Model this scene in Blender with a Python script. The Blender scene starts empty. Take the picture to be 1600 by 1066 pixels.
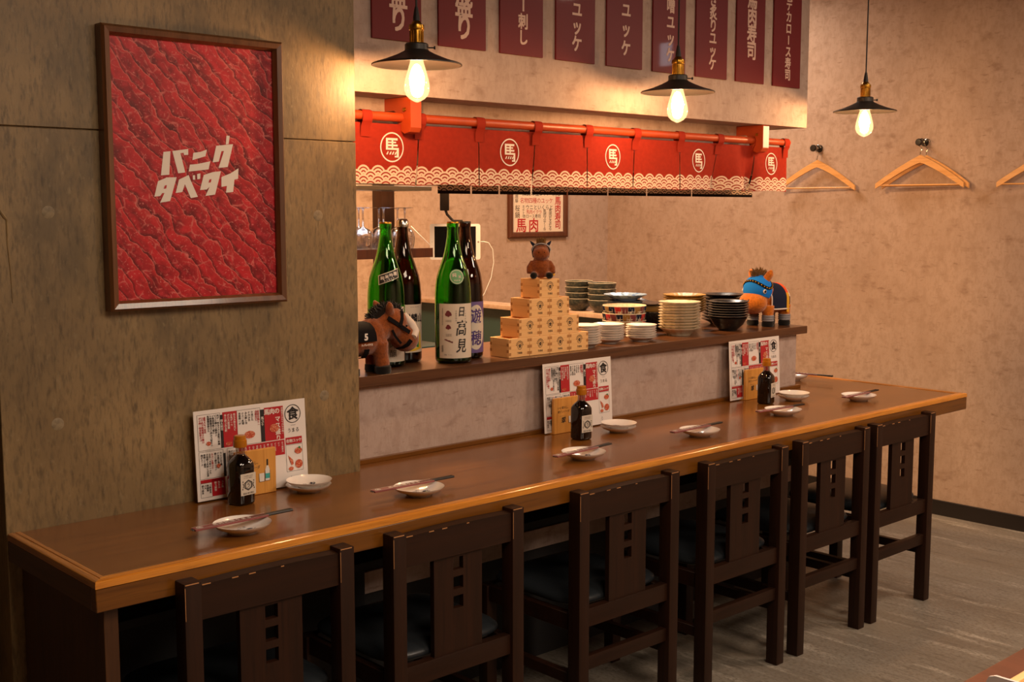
import bpy, bmesh, math, random
from mathutils import Vector, Matrix, Euler
random.seed(7)
R = math.radians
PI = math.pi
SC = bpy.context.scene
COL = SC.collection

# ------------------------------------------------------------------ camera, light, exposure
cd = bpy.data.cameras.new('camera'); cam = bpy.data.objects.new('camera', cd); COL.objects.link(cam)
cam.location = (0, 0, 1.37); cam.rotation_euler = (R(90 - 6.326), 0, R(-42.5))
cd.sensor_width = 36; cd.lens = 41.6; cd.clip_start = .05
SC.camera = cam
w = bpy.data.worlds.new('world'); SC.world = w; w.use_nodes = True
w.node_tree.nodes['Background'].inputs[0].default_value = (1, .78, .6, 1)
w.node_tree.nodes['Background'].inputs[1].default_value = .02
SC.view_settings.view_transform = 'Standard'; SC.view_settings.look = 'None'
SC.view_settings.gamma = 1; SC.view_settings.use_curve_mapping = False
SC.view_settings.exposure = 1.28
cy = SC.cycles
cy.max_bounces = 10; cy.diffuse_bounces = 4; cy.glossy_bounces = 4; cy.transmission_bounces = 10; cy.transparent_max_bounces = 16
cy.caustics_reflective = False; cy.caustics_refractive = False; cy.sample_clamp_indirect = 4
cy.use_denoising = True; cy.blur_glossy = .5
BULB_E = 155.0

def area(name, loc, size, power, col, rot=(0, 0, 0), size_y=None, spread=180):
    l = bpy.data.lights.new(name, 'AREA'); l.energy = power; l.color = col; l.size = size
    if size_y: l.shape = 'RECTANGLE'; l.size_y = size_y
    l.spread = R(spread)
    o = bpy.data.objects.new(name, l); COL.objects.link(o); o.location = loc; o.rotation_euler = rot
    return o
area('dining_room_ceiling_light', (1.2, .1, 2.44), 1.0, 20, (1, .78, .58))
area('dining_room_ceiling_light', (2.9, -1.0, 2.44), .8, 24, (1, .80, .62))
area('aisle_ceiling_light', (4.2, .9, 2.44), .4, 11, (1, .80, .62))
area('kitchen_ceiling_light', (2.5, 3.4, 2.4), .5, 46, (1, .58, .27))
area('hallway_ceiling_light', (4.45, 3.7, 2.44), .4, 7, (1, .80, .64))
area('shelf_lamp', (2.40, 3.42, 1.430), .30, .5, (.9, .92, 1))
area('wall_light', (4.93, .92, 2.19), .12, .25, (.85, .92, 1), (0, PI / 2, 0), .08)

# ------------------------------------------------------------------ materials
def lin(h):
    h = h.lstrip('#'); v = [int(h[i:i+2], 16) / 255 for i in (0, 2, 4)]
    return tuple(c / 12.92 if c <= .04045 else ((c + .055) / 1.055) ** 2.4 for c in v) + (1,)
def newmat(name):
    m = bpy.data.materials.new(name); m.use_nodes = True
    return m, m.node_tree.nodes, m.node_tree.links, m.node_tree.nodes['Principled BSDF']
def mat(name, col, rough=.5, metal=0, spec=.5, layers=(), bump=None, coat=0, trans=0, ior=1.5, sheen=0, emit=None, es=0, crough=.1, uv=False):
    """layers: (colour, scale xyz, detail, lo, hi, strength) noise-driven colour mixes; bump: (scale xyz, strength, distance)"""
    m, N, L, b = newmat(name)
    b.inputs['Base Color'].default_value = lin(col); b.inputs['Roughness'].default_value = rough
    b.inputs['Metallic'].default_value = metal; b.inputs['Specular IOR Level'].default_value = spec
    b.inputs['IOR'].default_value = ior; b.inputs['Coat Weight'].default_value = coat; b.inputs['Coat Roughness'].default_value = crough
    b.inputs['Transmission Weight'].default_value = trans; b.inputs['Sheen Weight'].default_value = sheen
    if emit: b.inputs['Emission Color'].default_value = lin(emit); b.inputs['Emission Strength'].default_value = es
    tc = N.new('ShaderNodeTexCoord')
    def noise(scale, detail=4, rough_=.6):
        mp = N.new('ShaderNodeMapping'); mp.inputs['Scale'].default_value = scale
        L.new(tc.outputs['Object'], mp.inputs[0])
        n = N.new('ShaderNodeTexNoise'); n.inputs['Scale'].default_value = 1; n.inputs['Detail'].default_value = detail
        n.inputs['Roughness'].default_value = rough_
        L.new(mp.outputs[0], n.inputs['Vector']); return n
    prev = None
    for (c, sc, det, lo, hi, st) in layers:
        n = noise(sc, det)
        mr = N.new('ShaderNodeMapRange'); mr.inputs['From Min'].default_value = lo; mr.inputs['From Max'].default_value = hi
        mr.inputs['To Max'].default_value = st
        L.new(n.outputs[0], mr.inputs[0])
        mx = N.new('ShaderNodeMix'); mx.data_type = 'RGBA'
        L.new(mr.outputs[0], mx.inputs[0]); mx.inputs[7].default_value = lin(c)
        if prev is None: mx.inputs[6].default_value = lin(col)
        else: L.new(prev, mx.inputs[6])
        prev = mx.outputs[2]
    if prev is not None: L.new(prev, b.inputs['Base Color'])
    if bump:
        n = noise(bump[0], 5); bp = N.new('ShaderNodeBump'); bp.inputs['Strength'].default_value = bump[1]
        bp.inputs['Distance'].default_value = bump[2]
        L.new(n.outputs[0], bp.inputs['Height']); L.new(bp.outputs[0], b.inputs['Normal'])
    return m
def thin_glass(name, tint, gloss=.12):
    m, N, L, b = newmat(name); N.remove(b)
    t = N.new('ShaderNodeBsdfTransparent'); t.inputs[0].default_value = lin(tint)
    g = N.new('ShaderNodeBsdfGlossy'); g.inputs['Roughness'].default_value = .03
    lw = N.new('ShaderNodeLayerWeight'); lw.inputs[0].default_value = .35
    mr = N.new('ShaderNodeMapRange'); mr.inputs['To Min'].default_value = gloss * .4; mr.inputs['To Max'].default_value = .75
    L.new(lw.outputs['Facing'], mr.inputs[0])
    mx = N.new('ShaderNodeMixShader'); L.new(mr.outputs[0], mx.inputs[0])
    L.new(t.outputs[0], mx.inputs[1]); L.new(g.outputs[0], mx.inputs[2])
    L.new(mx.outputs[0], N['Material Output'].inputs[0]); return m

def wallpaper(name, c0, c1, c2):
    return mat(name, c0, .8, spec=.25, layers=[(c1, (3.5, 3.5, 2.6), 8, .44, .68, .55), (c1, (26, 26, 18), 8, .48, .62, .6), (c2, (11, 11, 20), 10, .57, .72, .6), (c1, (110, 110, 45), 4, .5, .7, .6), (c2, (20, 20, 80), 7, .60, .72, .6)], bump=((90, 90, 60), .25, .004))
m_wall = wallpaper('beige_plaster_wallpaper', '#b39a88', '#a08672', '#806450')
m_wallp = wallpaper('grey_plaster_wallpaper', '#b8a398', '#a68f83', '#83695d')
m_conc = mat('board_marked_concrete', '#846c48', .48, spec=.5, layers=[('#a0845a', (4, 4, 3), 6, .48, .66, .8), ('#5c4d35', (7, 7, 3.2), 9, .50, .66, .75), ('#5a4b34', (120, 120, 30), 4, .5, .66, .55), ('#42351f', (110, 110, 26), 8, .55, .72, .7), ('#4a3c28', (20, 20, 6), 10, .58, .74, .5), ('#9a8764', (80, 80, 40), 6, .58, .7, .5), ('#46392a', (1.5, 1.5, 1.0), 5, .54, .75, .55)], bump=((110, 110, 35), .22, .003))
m_plug = mat('concrete_tie_plug', '#8d7c60', .6, layers=[('#6c5d47', (70, 70, 70), 5, .45, .65, .8)], bump=((80, 80, 80), .2, .002))
m_floor = mat('grey_wood_vinyl_floor', '#8a8175', .5, spec=.4, layers=[('#776c5f', (5, 1.1, 1), 8, .42, .62, .9), ('#b8ae9f', (16, 2.6, 1), 9, .54, .68, .85), ('#6b6052', (150, 70, 1), 3, .48, .62, .75), ('#4f463b', (60, 5, 1), 4, .55, .7, .6), ('#8c7f6c', (1.2, .8, 1), 3, .5, .7, .5)], bump=((90, 20, 1), .2, .002))
m_ceil = mat('painted_ceiling', '#5d5348', .9)
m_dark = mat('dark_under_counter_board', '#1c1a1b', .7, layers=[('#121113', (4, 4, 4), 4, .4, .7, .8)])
m_base = mat('black_brown_skirting', '#1d1613', .45)
def wood(name, c0, c1, c2, ax, rough=.35, coat=0.0, sc=1.0, bump=.1, cr=.1, spec=.5):
    s1 = [38 * sc] * 3; s1[ax] = 2.2 * sc; s2 = [140 * sc] * 3; s2[ax] = 6 * sc
    return mat(name, c0, rough, layers=[(c1, tuple(s1), 6, .38, .66, .8), (c2, tuple(s2), 4, .52, .7, .6)], coat=coat, crough=cr, spec=spec, bump=(tuple(s2), bump, .001))
m_top = wood('varnished_brown_worktop', '#80501f', '#6e4217', '#52300f', 0, .24, .18, 1, .03, .06)
m_apron = wood('varnished_apron_wood', '#734511', '#60370b', '#412407', 0, .3, .2, 1, .05)
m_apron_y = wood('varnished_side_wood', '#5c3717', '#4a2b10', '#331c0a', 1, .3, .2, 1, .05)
m_bead = wood('golden_edge_moulding', '#d68c30', '#bc701c', '#8e5012', 0, .25, .5, 1.4, .05)
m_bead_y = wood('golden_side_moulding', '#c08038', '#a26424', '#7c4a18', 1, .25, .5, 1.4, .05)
m_panel = wood('brown_panel_wood', '#4e2f18', '#3d2311', '#2a170b', 2, .4, .1)
m_chair = wood('dark_stained_chair_wood', '#2c1508', '#200f05', '#150803', 2, .48, .0, 1, .04, .2, .28)
m_chairx = wood('dark_stained_rail_wood', '#2c1508', '#200f05', '#150803', 0, .48, .0, 1, .04, .2, .28)
m_worn = mat('worn_bare_wood_edge', '#b07a4a', .5)
m_seat = mat('black_vinyl', '#22262a', .36, bump=((60, 60, 60), .15, .003))
m_ledge = wood('brown_ledge_board', '#5e3a22', '#4c2d18', '#382010', 0, .3, .2, 1, .04)
m_pframe = wood('walnut_picture_frame', '#6e4426', '#553219', '#3a2010', 2, .35, .3, 1.3, .06)
m_cframe = wood('brown_poster_frame', '#5c2f18', '#472210', '#33180b', 2, .4, .2)
m_white = mat('white_print', '#e6ddd4', .5)
m_card = mat('laminated_white_card', '#e9e1dc', .22, coat=.4)
m_red = mat('menu_red_print', '#b3202a', .3, coat=.3)
m_black = mat('black_print', '#1b1718', .5)
m_greyp = mat('grey_print', '#7d7672', .5)
m_blackm = mat('black_painted_metal', '#1a1613', .38, spec=.5)
m_shade = mat('dark_grey_enamel_shade', '#2b2622', .42)
m_brass = mat('aged_brass', '#c8963a', .28, metal=1, layers=[('#6e4a18', (40, 40, 40), 3, .45, .65, .6)])
m_cord = mat('black_cord', '#181210', .6)
m_chrome = mat('chrome', '#b8b4ac', .18, metal=1)
m_steel = mat('brushed_steel', '#8a8880', .35, metal=1, bump=((4, 200, 200), .1, .001))
m_sign = mat('dark_red_gloss_sign', '#6a1018', .5, spec=.3, coat=.10, crough=.04)
m_signt = mat('cream_sign_lettering', '#d8b6a6', .5)
m_orange = mat('orange_painted_wood', '#b8481e', .4, layers=[('#a03c14', (12, 12, 12), 4, .45, .65, .5)])
m_clay = mat('teal_bowl_glaze', '#353a38', .3, layers=[('#5a584c', (90, 90, 90), 4, .5, .62, .7)])
m_rim = mat('pale_rim_glaze', '#b8b2a2', .3)
m_porc = mat('white_porcelain', '#f0e9e2', .16, coat=.3)
m_cream = mat('cream_stoneware', '#dacdb4', .28, layers=[('#a89878', (50, 50, 50), 4, .5, .65, .5)])
m_goldw = mat('ochre_stoneware', '#a88444', .35, layers=[('#7d5e28', (50, 50, 50), 4, .48, .62, .6)])
m_blackw = mat('black_glazed_stoneware', '#1c1a1b', .22, layers=[('#34302c', (60, 60, 60), 3, .5, .65, .5)])
m_masu = wood('pale_cypress', '#eebf82', '#e3ad6a', '#cc9050', 0, .55, 0, .7, .05)
m_masuy = wood('pale_cypress_side', '#e2b074', '#d49c5c', '#b97c42', 1, .55, 0, .7, .05)
m_masud = mat('cypress_end_grain', '#b98148', .6, layers=[('#9e6a36', (90, 90, 90), 3, .4, .6, .6)])
m_holder = wood('honey_wood_block', '#e0a04c', '#d08e3c', '#bb7628', 2, .45, .1, .8, .03)
m_plush = mat('brown_plush', '#8e4a1e', .95, spec=.1, layers=[('#6c3412', (180, 180, 180), 4, .4, .65, .8)], sheen=.4, bump=((500, 500, 500), .6, .003))
m_plusho = mat('orange_brown_plush', '#cc741c', .95, spec=.1, layers=[('#9c4e10', (140, 140, 140), 4, .4, .65, .7)], sheen=.4, bump=((500, 500, 500), .6, .003))
m_hair = mat('black_mane_pile', '#15110f', .95, spec=.1, sheen=.3)
m_hairb = mat('brown_mane_pile', '#6b4a1c', .95, spec=.1, sheen=.3)
m_felt_k = mat('black_felt', '#141214', .9, spec=.1)
m_felt_b = mat('bright_blue_felt', '#1a78dc', .85, spec=.15)
m_felt_n = mat('navy_felt', '#1b2238', .85, spec=.15)
m_felt_w = mat('white_felt', '#d8ccc2', .9, spec=.1)
m_felt_o = mat('orange_ribbon', '#e2521c', .7)
m_felt_y = mat('yellow_ribbon', '#d8a020', .7)
m_felt_g = mat('grey_felt', '#8d8a90', .9)
m_eye = mat('glossy_black_eye', '#0c0808', .08)
m_plastic = mat('white_plastic', '#cfd2d4', .3)
m_screen = mat('dark_tablet_screen', '#101012', .1, coat=.5)
m_hang = wood('varnished_beech_hanger', '#e0a868', '#d09450', '#b87a38', 1, .35, .3, .8, .03)
m_soy = mat('dark_soy_glass', '#0c0605', .05, coat=.6, crough=.03)
m_cap = mat('amber_plastic_cap', '#c87c14', .25, trans=.25)
m_neck = thin_glass('clear_bottle_neck_glass', '#d8cfc4', .3)
m_wine = thin_glass('clear_wine_glass', '#e4e4ea', .45)
m_bulbg = thin_glass('clear_bulb_glass_with_glare', '#fff2dc', .1)
_n = m_bulbg.node_tree; _e = _n.nodes.new('ShaderNodeEmission'); _e.inputs[0].default_value = (1, .58, .28, 1); _e.inputs[1].default_value = .35  # weak warm emission in the envelope paints the glare around the filament
_a = _n.nodes.new('ShaderNodeAddShader'); _o = _n.nodes['Material Output']; _n.links.new(_o.inputs[0].links[0].from_socket, _a.inputs[0]); _n.links.new(_e.outputs[0], _a.inputs[1]); _n.links.new(_a.outputs[0], _o.inputs[0])
m_teal = mat('dark_teal_laminate', '#2a4444', .4)
m_rb = mat('red_brown_tabletop', '#6b3a28', .45, layers=[('#4d2a1e', (30, 3, 1), 5, .4, .65, .6)])
m_paper = mat('cream_paper', '#e0cbb2', .6)
m_sleeve = mat('maroon_paper_sleeve', '#8a4a48', .5)
m_foodr = mat('meat_print', '#b84a2c', .4, layers=[('#e0a080', (300, 300, 300), 2, .5, .6, .8)])
m_green = mat('leaf_green_print', '#2c7a3c', .4)
m_yellow = mat('yellow_print', '#d8b428', .4)
m_purple = mat('violet_print', '#6c5a90', .4)
m_violet = mat('deep_violet_ink', '#4a3478', .4)
m_label = mat('off_white_label', '#d4c8b8', .5)
m_maroon = mat('maroon_print', '#6e3034', .5)
m_gold = mat('brown_gold_print', '#8c6a34', .4)
m_seal = mat('green_seal', '#5f9c68', .5)
def bottle_glass(name, c, trans=1.0):
    m = mat(name, c, .03, trans=trans, ior=1.45); return m
m_bg = bottle_glass('green_bottle_glass', '#62c83c'); m_bb = bottle_glass('brown_bottle_glass', '#6e4814')
m_liqg = mat('sake_in_green_glass', '#123a14', .05, coat=.3); m_liqb = mat('sake_in_brown_glass', '#1c0c06', .05, coat=.3)

# glowing filament
mf, N_, L_, b_ = newmat('glowing_filament'); N_.remove(b_)
e_ = N_.new('ShaderNodeEmission'); e_.inputs[0].default_value = (1, .59, .31, 1); e_.inputs[1].default_value = BULB_E
L_.new(e_.outputs[0], N_['Material Output'].inputs[0]); m_fil = mf

# meat print: overlapping slices running down to the right, seen as ridges of fat
def meat_mat():
    m, N, L, b = newmat('sliced_meat_print')
    b.inputs['Roughness'].default_value = .42; b.inputs['Coat Weight'].default_value = .06; b.inputs['Specular IOR Level'].default_value = .35
    tc = N.new('ShaderNodeTexCoord')
    def mp(sc, rot=0):
        q = N.new('ShaderNodeMapping'); q.inputs['Scale'].default_value = sc; q.inputs['Rotation'].default_value = (0, R(rot), 0)
        L.new(tc.outputs['Object'], q.inputs[0]); return q.outputs[0]
    def rr(src, lo, hi, a=0, z=1):
        q = N.new('ShaderNodeMapRange'); q.inputs[1].default_value = lo; q.inputs[2].default_value = hi; q.inputs[3].default_value = a; q.inputs[4].default_value = z
        L.new(src, q.inputs[0]); return q.outputs[0]
    def mix(f, a, c):
        q = N.new('ShaderNodeMix'); q.data_type = 'RGBA'; L.new(f, q.inputs[0])
        if isinstance(a, str): q.inputs[6].default_value = lin(a)
        else: L.new(a, q.inputs[6])
        q.inputs[7].default_value = lin(c); return q.outputs[2]
    wob = N.new('ShaderNodeTexNoise'); wob.inputs['Scale'].default_value = 22; wob.inputs['Detail'].default_value = 3
    L.new(tc.outputs['Object'], wob.inputs['Vector'])
    add = N.new('ShaderNodeVectorMath'); add.operation = 'MULTIPLY_ADD'
    L.new(wob.outputs['Color'], add.inputs[0]); add.inputs[1].default_value = (.03, .03, .03); L.new(tc.outputs['Object'], add.inputs[2])
    q = N.new('ShaderNodeMapping'); q.inputs['Rotation'].default_value = (0, R(-38), 0)
    L.new(add.outputs[0], q.inputs[0])
    q2 = N.new('ShaderNodeMapping'); q2.inputs['Scale'].default_value = (20, 1, 46); L.new(q.outputs[0], q2.inputs[0])
    v = N.new('ShaderNodeTexVoronoi'); v.feature = 'DISTANCE_TO_EDGE'; v.inputs['Scale'].default_value = 1; L.new(q2.outputs[0], v.inputs['Vector'])
    vc = N.new('ShaderNodeTexVoronoi'); vc.inputs['Scale'].default_value = 1; L.new(q2.outputs[0], vc.inputs['Vector'])
    n2 = N.new('ShaderNodeTexNoise'); n2.inputs['Scale'].default_value = 60; n2.inputs['Detail'].default_value = 6; L.new(tc.outputs['Object'], n2.inputs['Vector'])
    n3 = N.new('ShaderNodeTexNoise'); n3.inputs['Scale'].default_value = 14; n3.inputs['Detail'].default_value = 4; L.new(tc.outputs['Object'], n3.inputs['Vector'])
    sx = N.new('ShaderNodeSeparateColor'); L.new(vc.outputs['Color'], sx.inputs[0])
    n4 = N.new('ShaderNodeTexNoise'); n4.inputs['Scale'].default_value = 190; n4.inputs['Detail'].default_value = 4; L.new(tc.outputs['Object'], n4.inputs['Vector'])
    n5 = N.new('ShaderNodeTexNoise'); n5.inputs['Scale'].default_value = 1.0; n5.inputs['Detail'].default_value = 8; L.new(q2.outputs[0], n5.inputs['Vector'])
    c = mix(rr(sx.outputs[0], .1, .9), '#94101e', '#c41c28')
    c = mix(rr(n5.outputs[0], .46, .70, 0, .7), c, '#640810')
    c = mix(rr(n2.outputs[0], .48, .68, 0, .8), c, '#c8303a')
    c = mix(rr(n3.outputs[0], .56, .70, 0, .7), c, '#440409')
    dt = N.new('ShaderNodeVectorMath'); dt.operation = 'DOT_PRODUCT'; L.new(add.outputs[0], dt.inputs[0]); dt.inputs[1].default_value = (.75 / .034, 0, .66 / .034)
    wn = N.new('ShaderNodeTexNoise'); wn.inputs['Scale'].default_value = 13; wn.inputs['Detail'].default_value = 2; L.new(tc.outputs['Object'], wn.inputs['Vector'])
    a1 = N.new('ShaderNodeMath'); a1.operation = 'MULTIPLY_ADD'; L.new(wn.outputs[0], a1.inputs[0]); a1.inputs[1].default_value = 1.6; L.new(dt.outputs['Value'], a1.inputs[2])
    fr = N.new('ShaderNodeMath'); fr.operation = 'FRACT'; L.new(a1.outputs[0], fr.inputs[0])
    c = mix(rr(fr.outputs[0], .26, .0, 0, .85), c, '#48040a')
    c = mix(rr(fr.outputs[0], .55, .95, 0, .6), c, '#cc2a2c')
    rg = N.new('ShaderNodeMath'); rg.operation = 'MULTIPLY'; L.new(rr(fr.outputs[0], .93, .98, 0, 1), rg.inputs[0]); L.new(rr(n2.outputs[0], .40, .55, .2, .9), rg.inputs[1])
    c = mix(rg.outputs[0], c, '#d8706a')
    c = mix(rr(n4.outputs[0], .60, .70, 0, .75), c, '#d87c78')
    e1 = N.new('ShaderNodeMath'); e1.operation = 'MULTIPLY'; L.new(rr(v.outputs[0], .0, .05, 1, 0), e1.inputs[0]); L.new(rr(n2.outputs[0], .42, .60), e1.inputs[1])
    c = mix(e1.outputs[0], c, '#d06c66')
    L.new(c, b.inputs['Base Color']); return m
m_meat = meat_mat()

# seigaiha (overlapping wave scales) printed on cloth; UV is in metres: u along, v above the hem
def seigaiha(name, ground, line, hem, pitch, rows, dark=False):
    m, N, L, b = newmat(name); b.inputs['Roughness'].default_value = .85; b.inputs['Specular IOR Level'].default_value = .15
    uv = N.new('ShaderNodeUVMap'); uv.uv_map = 'UVMap'; s = N.new('ShaderNodeSeparateXYZ'); L.new(uv.outputs[0], s.inputs[0])
    def mt(op, a, c=None, d=None):
        q = N.new('ShaderNodeMath'); q.operation = op
        for i, x in enumerate((a, c, d)):
            if x is None: continue
            if isinstance(x, (int, float)): q.inputs[i].default_value = x
            else: L.new(x, q.inputs[i])
        return q.outputs[0]
    Rr = pitch / 2; vp = Rr * .5
    U = s.outputs[0]; V = mt('SUBTRACT', s.outputs[1], hem)
    n = mt('FLOOR', mt('DIVIDE', V, vp))
    def row(k):
        j = mt('ADD', n, k)
        off = mt('MULTIPLY', mt('FLOORED_MODULO', j, 2), Rr)
        du = mt('SUBTRACT', mt('FLOORED_MODULO', mt('ADD', mt('SUBTRACT', U, off), 50 * pitch + Rr), pitch), Rr)
        dv = mt('SUBTRACT', V, mt('MULTIPLY', j, vp))
        d = mt('DIVIDE', mt('SQRT', mt('ADD', mt('MULTIPLY', du, du), mt('MULTIPLY', dv, dv))), Rr)
        ok = mt('MULTIPLY', mt('LESS_THAN', d, 1.0), mt('LESS_THAN', j, rows - .5))
        ring = mt('GREATER_THAN', mt('FRACT', mt('ADD', mt('MULTIPLY', d, 2.75), .22)), .40)
        return ok, ring
    o1, r1 = row(-1); o2, r2 = row(0); o3, r3 = row(1)
    a3 = mt('MULTIPLY', o3, r3)
    a2 = mt('ADD', mt('MULTIPLY', o2, r2), mt('MULTIPLY', mt('SUBTRACT', 1, o2), a3))
    a1 = mt('ADD', mt('MULTIPLY', o1, r1), mt('MULTIPLY', mt('SUBTRACT', 1, o1), a2))
    msk = mt('MULTIPLY', a1, mt('GREATER_THAN', V, 0.0))
    nz = N.new('ShaderNodeTexNoise'); nz.inputs['Scale'].default_value = 14
    mx0 = N.new('ShaderNodeMix'); mx0.data_type = 'RGBA'; L.new(nz.outputs[0], mx0.inputs[0]); mx0.inputs[6].default_value = lin(ground[0]); mx0.inputs[7].default_value = lin(ground[1])
    mx = N.new('ShaderNodeMix'); mx.data_type = 'RGBA'; L.new(msk, mx.inputs[0]); L.new(mx0.outputs[2], mx.inputs[6]); mx.inputs[7].default_value = lin(line)
    L.new(mx.outputs[2], b.inputs['Base Color'])
    # thin cloth lets some light through
    tr = N.new('ShaderNodeBsdfTranslucent'); L.new(mx.outputs[2], tr.inputs[0])
    ms = N.new('ShaderNodeMixShader'); ms.inputs[0].default_value = .08 if not dark else .0
    L.new(b.outputs[0], ms.inputs[1]); L.new(tr.outputs[0], ms.inputs[2]); L.new(ms.outputs[0], N['Material Output'].inputs[0])
    return m
m_noren = seigaiha('red_noren_cloth', ('#ac3420', '#8f281a'), '#e8cfb8', .003, .050, 3)
m_norenb = seigaiha('black_noren_cloth', ('#1a100e', '#140c0c'), '#d8c0a8', .010, .0455, 3, True)
m_tab = mat('red_cloth_tab', '#9a2c1a', .85, spec=.15)

# ------------------------------------------------------------------ mesh helpers
class MB:
    def __init__(s): s.v = []; s.f = []; s.uv = None
    def add(s, vs, fs):
        o = len(s.v); s.v += [tuple(v) for v in vs]; s.f += [tuple(i + o for i in f) for f in fs]; return s
    def box(s, x0, x1, y0, y1, z0, z1, bev=0, M=None):
        bm = bmesh.new()
        vs = [bm.verts.new((x, y, z)) for x in (x0, x1) for y in (y0, y1) for z in (z0, z1)]
        for q in ((0, 1, 3, 2), (4, 6, 7, 5), (0, 4, 5, 1), (2, 3, 7, 6), (0, 2, 6, 4), (1, 5, 7, 3)): bm.faces.new([vs[i] for i in q])
        if bev: bmesh.ops.bevel(bm, geom=bm.edges[:], offset=bev, segments=1 if bev < .002 else 2, profile=.6, affect='EDGES')
        bm.verts.index_update()
        co = [v.co.copy() for v in bm.verts]
        if M is not None: co = [M @ c for c in co]
        s.add(co, [[v.index for v in f.verts] for f in bm.faces]); bm.free(); return s
    def grid(s, fn, nu, nv, closeu=False):
        vs = [fn(i / nu, j / nv) for i in range(nu + (0 if closeu else 1)) for j in range(nv + 1)]
        n = nu if closeu else nu + 1; fs = []
        for i in range(nu):
            a = i; b = (i + 1) % n
            for j in range(nv): fs.append((a * (nv + 1) + j, b * (nv + 1) + j, b * (nv + 1) + j + 1, a * (nv + 1) + j + 1))
        return s.add(vs, fs)
    def lathe(s, prof, seg=32, c=(0, 0, 0), wave=None, sx=1, sy=1):
        def fn(u, v):
            k = min(int(round(v * (len(prof) - 1))), len(prof) - 1); r, z = prof[k]; a = u * 2 * PI
            rr = r * (1 + (wave[0] * math.cos(wave[1] * a) if wave and k >= wave[2] and k < wave[3] else 0))
            return (c[0] + rr * math.cos(a) * sx, c[1] + rr * math.sin(a) * sy, c[2] + z)
        return s.grid(fn, seg, len(prof) - 1, True)
    def tube(s, pts, r, seg=8, cap=True):
        pts = [Vector(p) for p in pts]; rs = r if isinstance(r, (list, tuple)) else [r] * len(pts)
        t0 = (pts[1] - pts[0]).normalized(); up = Vector((0, 0, 1)) if abs(t0.z) < .9 else Vector((1, 0, 0))
        n = t0.cross(up).normalized(); rings = []
        for i, p in enumerate(pts):
            t = (pts[min(i + 1, len(pts) - 1)] - pts[max(i - 1, 0)]).normalized()
            n = (n - t * n.dot(t)).normalized(); bb = t.cross(n)
            rings.append([p + (n * math.cos(2 * PI * k / seg) + bb * math.sin(2 * PI * k / seg)) * rs[i] for k in range(seg)])
        vs = [v for r_ in rings for v in r_]; fs = []
        for i in range(len(pts) - 1):
            for k in range(seg): fs.append((i * seg + k, i * seg + (k + 1) % seg, (i + 1) * seg + (k + 1) % seg, (i + 1) * seg + k))
        if cap: fs.append(tuple(range(seg))[::-1]); fs.append(tuple((len(pts) - 1) * seg + k for k in range(seg)))
        return s.add(vs, fs)
    def ell(s, c, r, M=None, nu=20, nv=12):
        M = M or Matrix.Identity(3)
        def fn(u, v):
            a = u * 2 * PI; p = (v - .5) * PI
            return Vector(c) + M @ Vector((r[0] * math.cos(p) * math.cos(a), r[1] * math.cos(p) * math.sin(a), r[2] * math.sin(p)))
        return s.grid(fn, nu, nv, True)
    def poly(s, pts, th=None, d=None):
        """flat polygon, extruded by vector d if given"""
        n = len(pts); s.add(pts, [tuple(range(n))])
        if d is not None:
            q = [tuple(Vector(p) + Vector(d)) for p in pts]
            s.add(q, [tuple(range(n))[::-1]])
            s.add(list(pts) + q, [(i, (i + 1) % n, n + (i + 1) % n, n + i) for i in range(n)])
        return s
def obj(name, mb, m, parent=None, loc=(0, 0, 0), rot=(0, 0, 0), ang=40, smooth=True):
    me = bpy.data.meshes.new(name); me.from_pydata([tuple(v) for v in mb.v], [], mb.f)
    bm = bmesh.new(); bm.from_mesh(me); bmesh.ops.remove_doubles(bm, verts=bm.verts, dist=1e-6)
    if not getattr(mb, 'flat', False): bmesh.ops.recalc_face_normals(bm, faces=bm.faces)
    if mb.uv:
        ul = bm.loops.layers.uv.new('UVMap')
        for f in bm.faces:
            for l in f.loops: l[ul].uv = mb.uv(l.vert.co)
    bm.to_mesh(me); bm.free()
    if smooth:
        me.polygons.foreach_set('use_smooth', [True] * len(me.polygons)); me.set_sharp_from_angle(angle=R(ang))
    me.materials.append(m)
    o = bpy.data.objects.new(name, me); COL.objects.link(o); o.location = loc; o.rotation_euler = rot
    if parent: o.parent = parent
    return o
def tag(o, label, cat, group=None):
    o['label'] = label; o['category'] = cat
    if group: o['group'] = group
    return o
def thing(name, label, cat, loc=(0, 0, 0), rz=0, group=None):
    o = bpy.data.objects.new(name, None); COL.objects.link(o); o.location = loc; o.rotation_euler = (0, 0, rz)
    o.empty_display_size = .05
    return tag(o, label, cat, group)
def struct(name, mb, m, **k):
    o = obj(name, mb, m, **k); o['kind'] = 'structure'; return o
def dup(root, loc=None, rz=None, label=None, parent=None):
    r = root.copy(); COL.objects.link(r)
    if parent is not None: r.parent = parent
    if loc is not None: r.location = loc
    if rz is not None: r.rotation_euler = (r.rotation_euler[0], r.rotation_euler[1], rz)
    if label: r['label'] = label
    for ch in list(root.children): dup(ch, parent=r)
    return r
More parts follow.
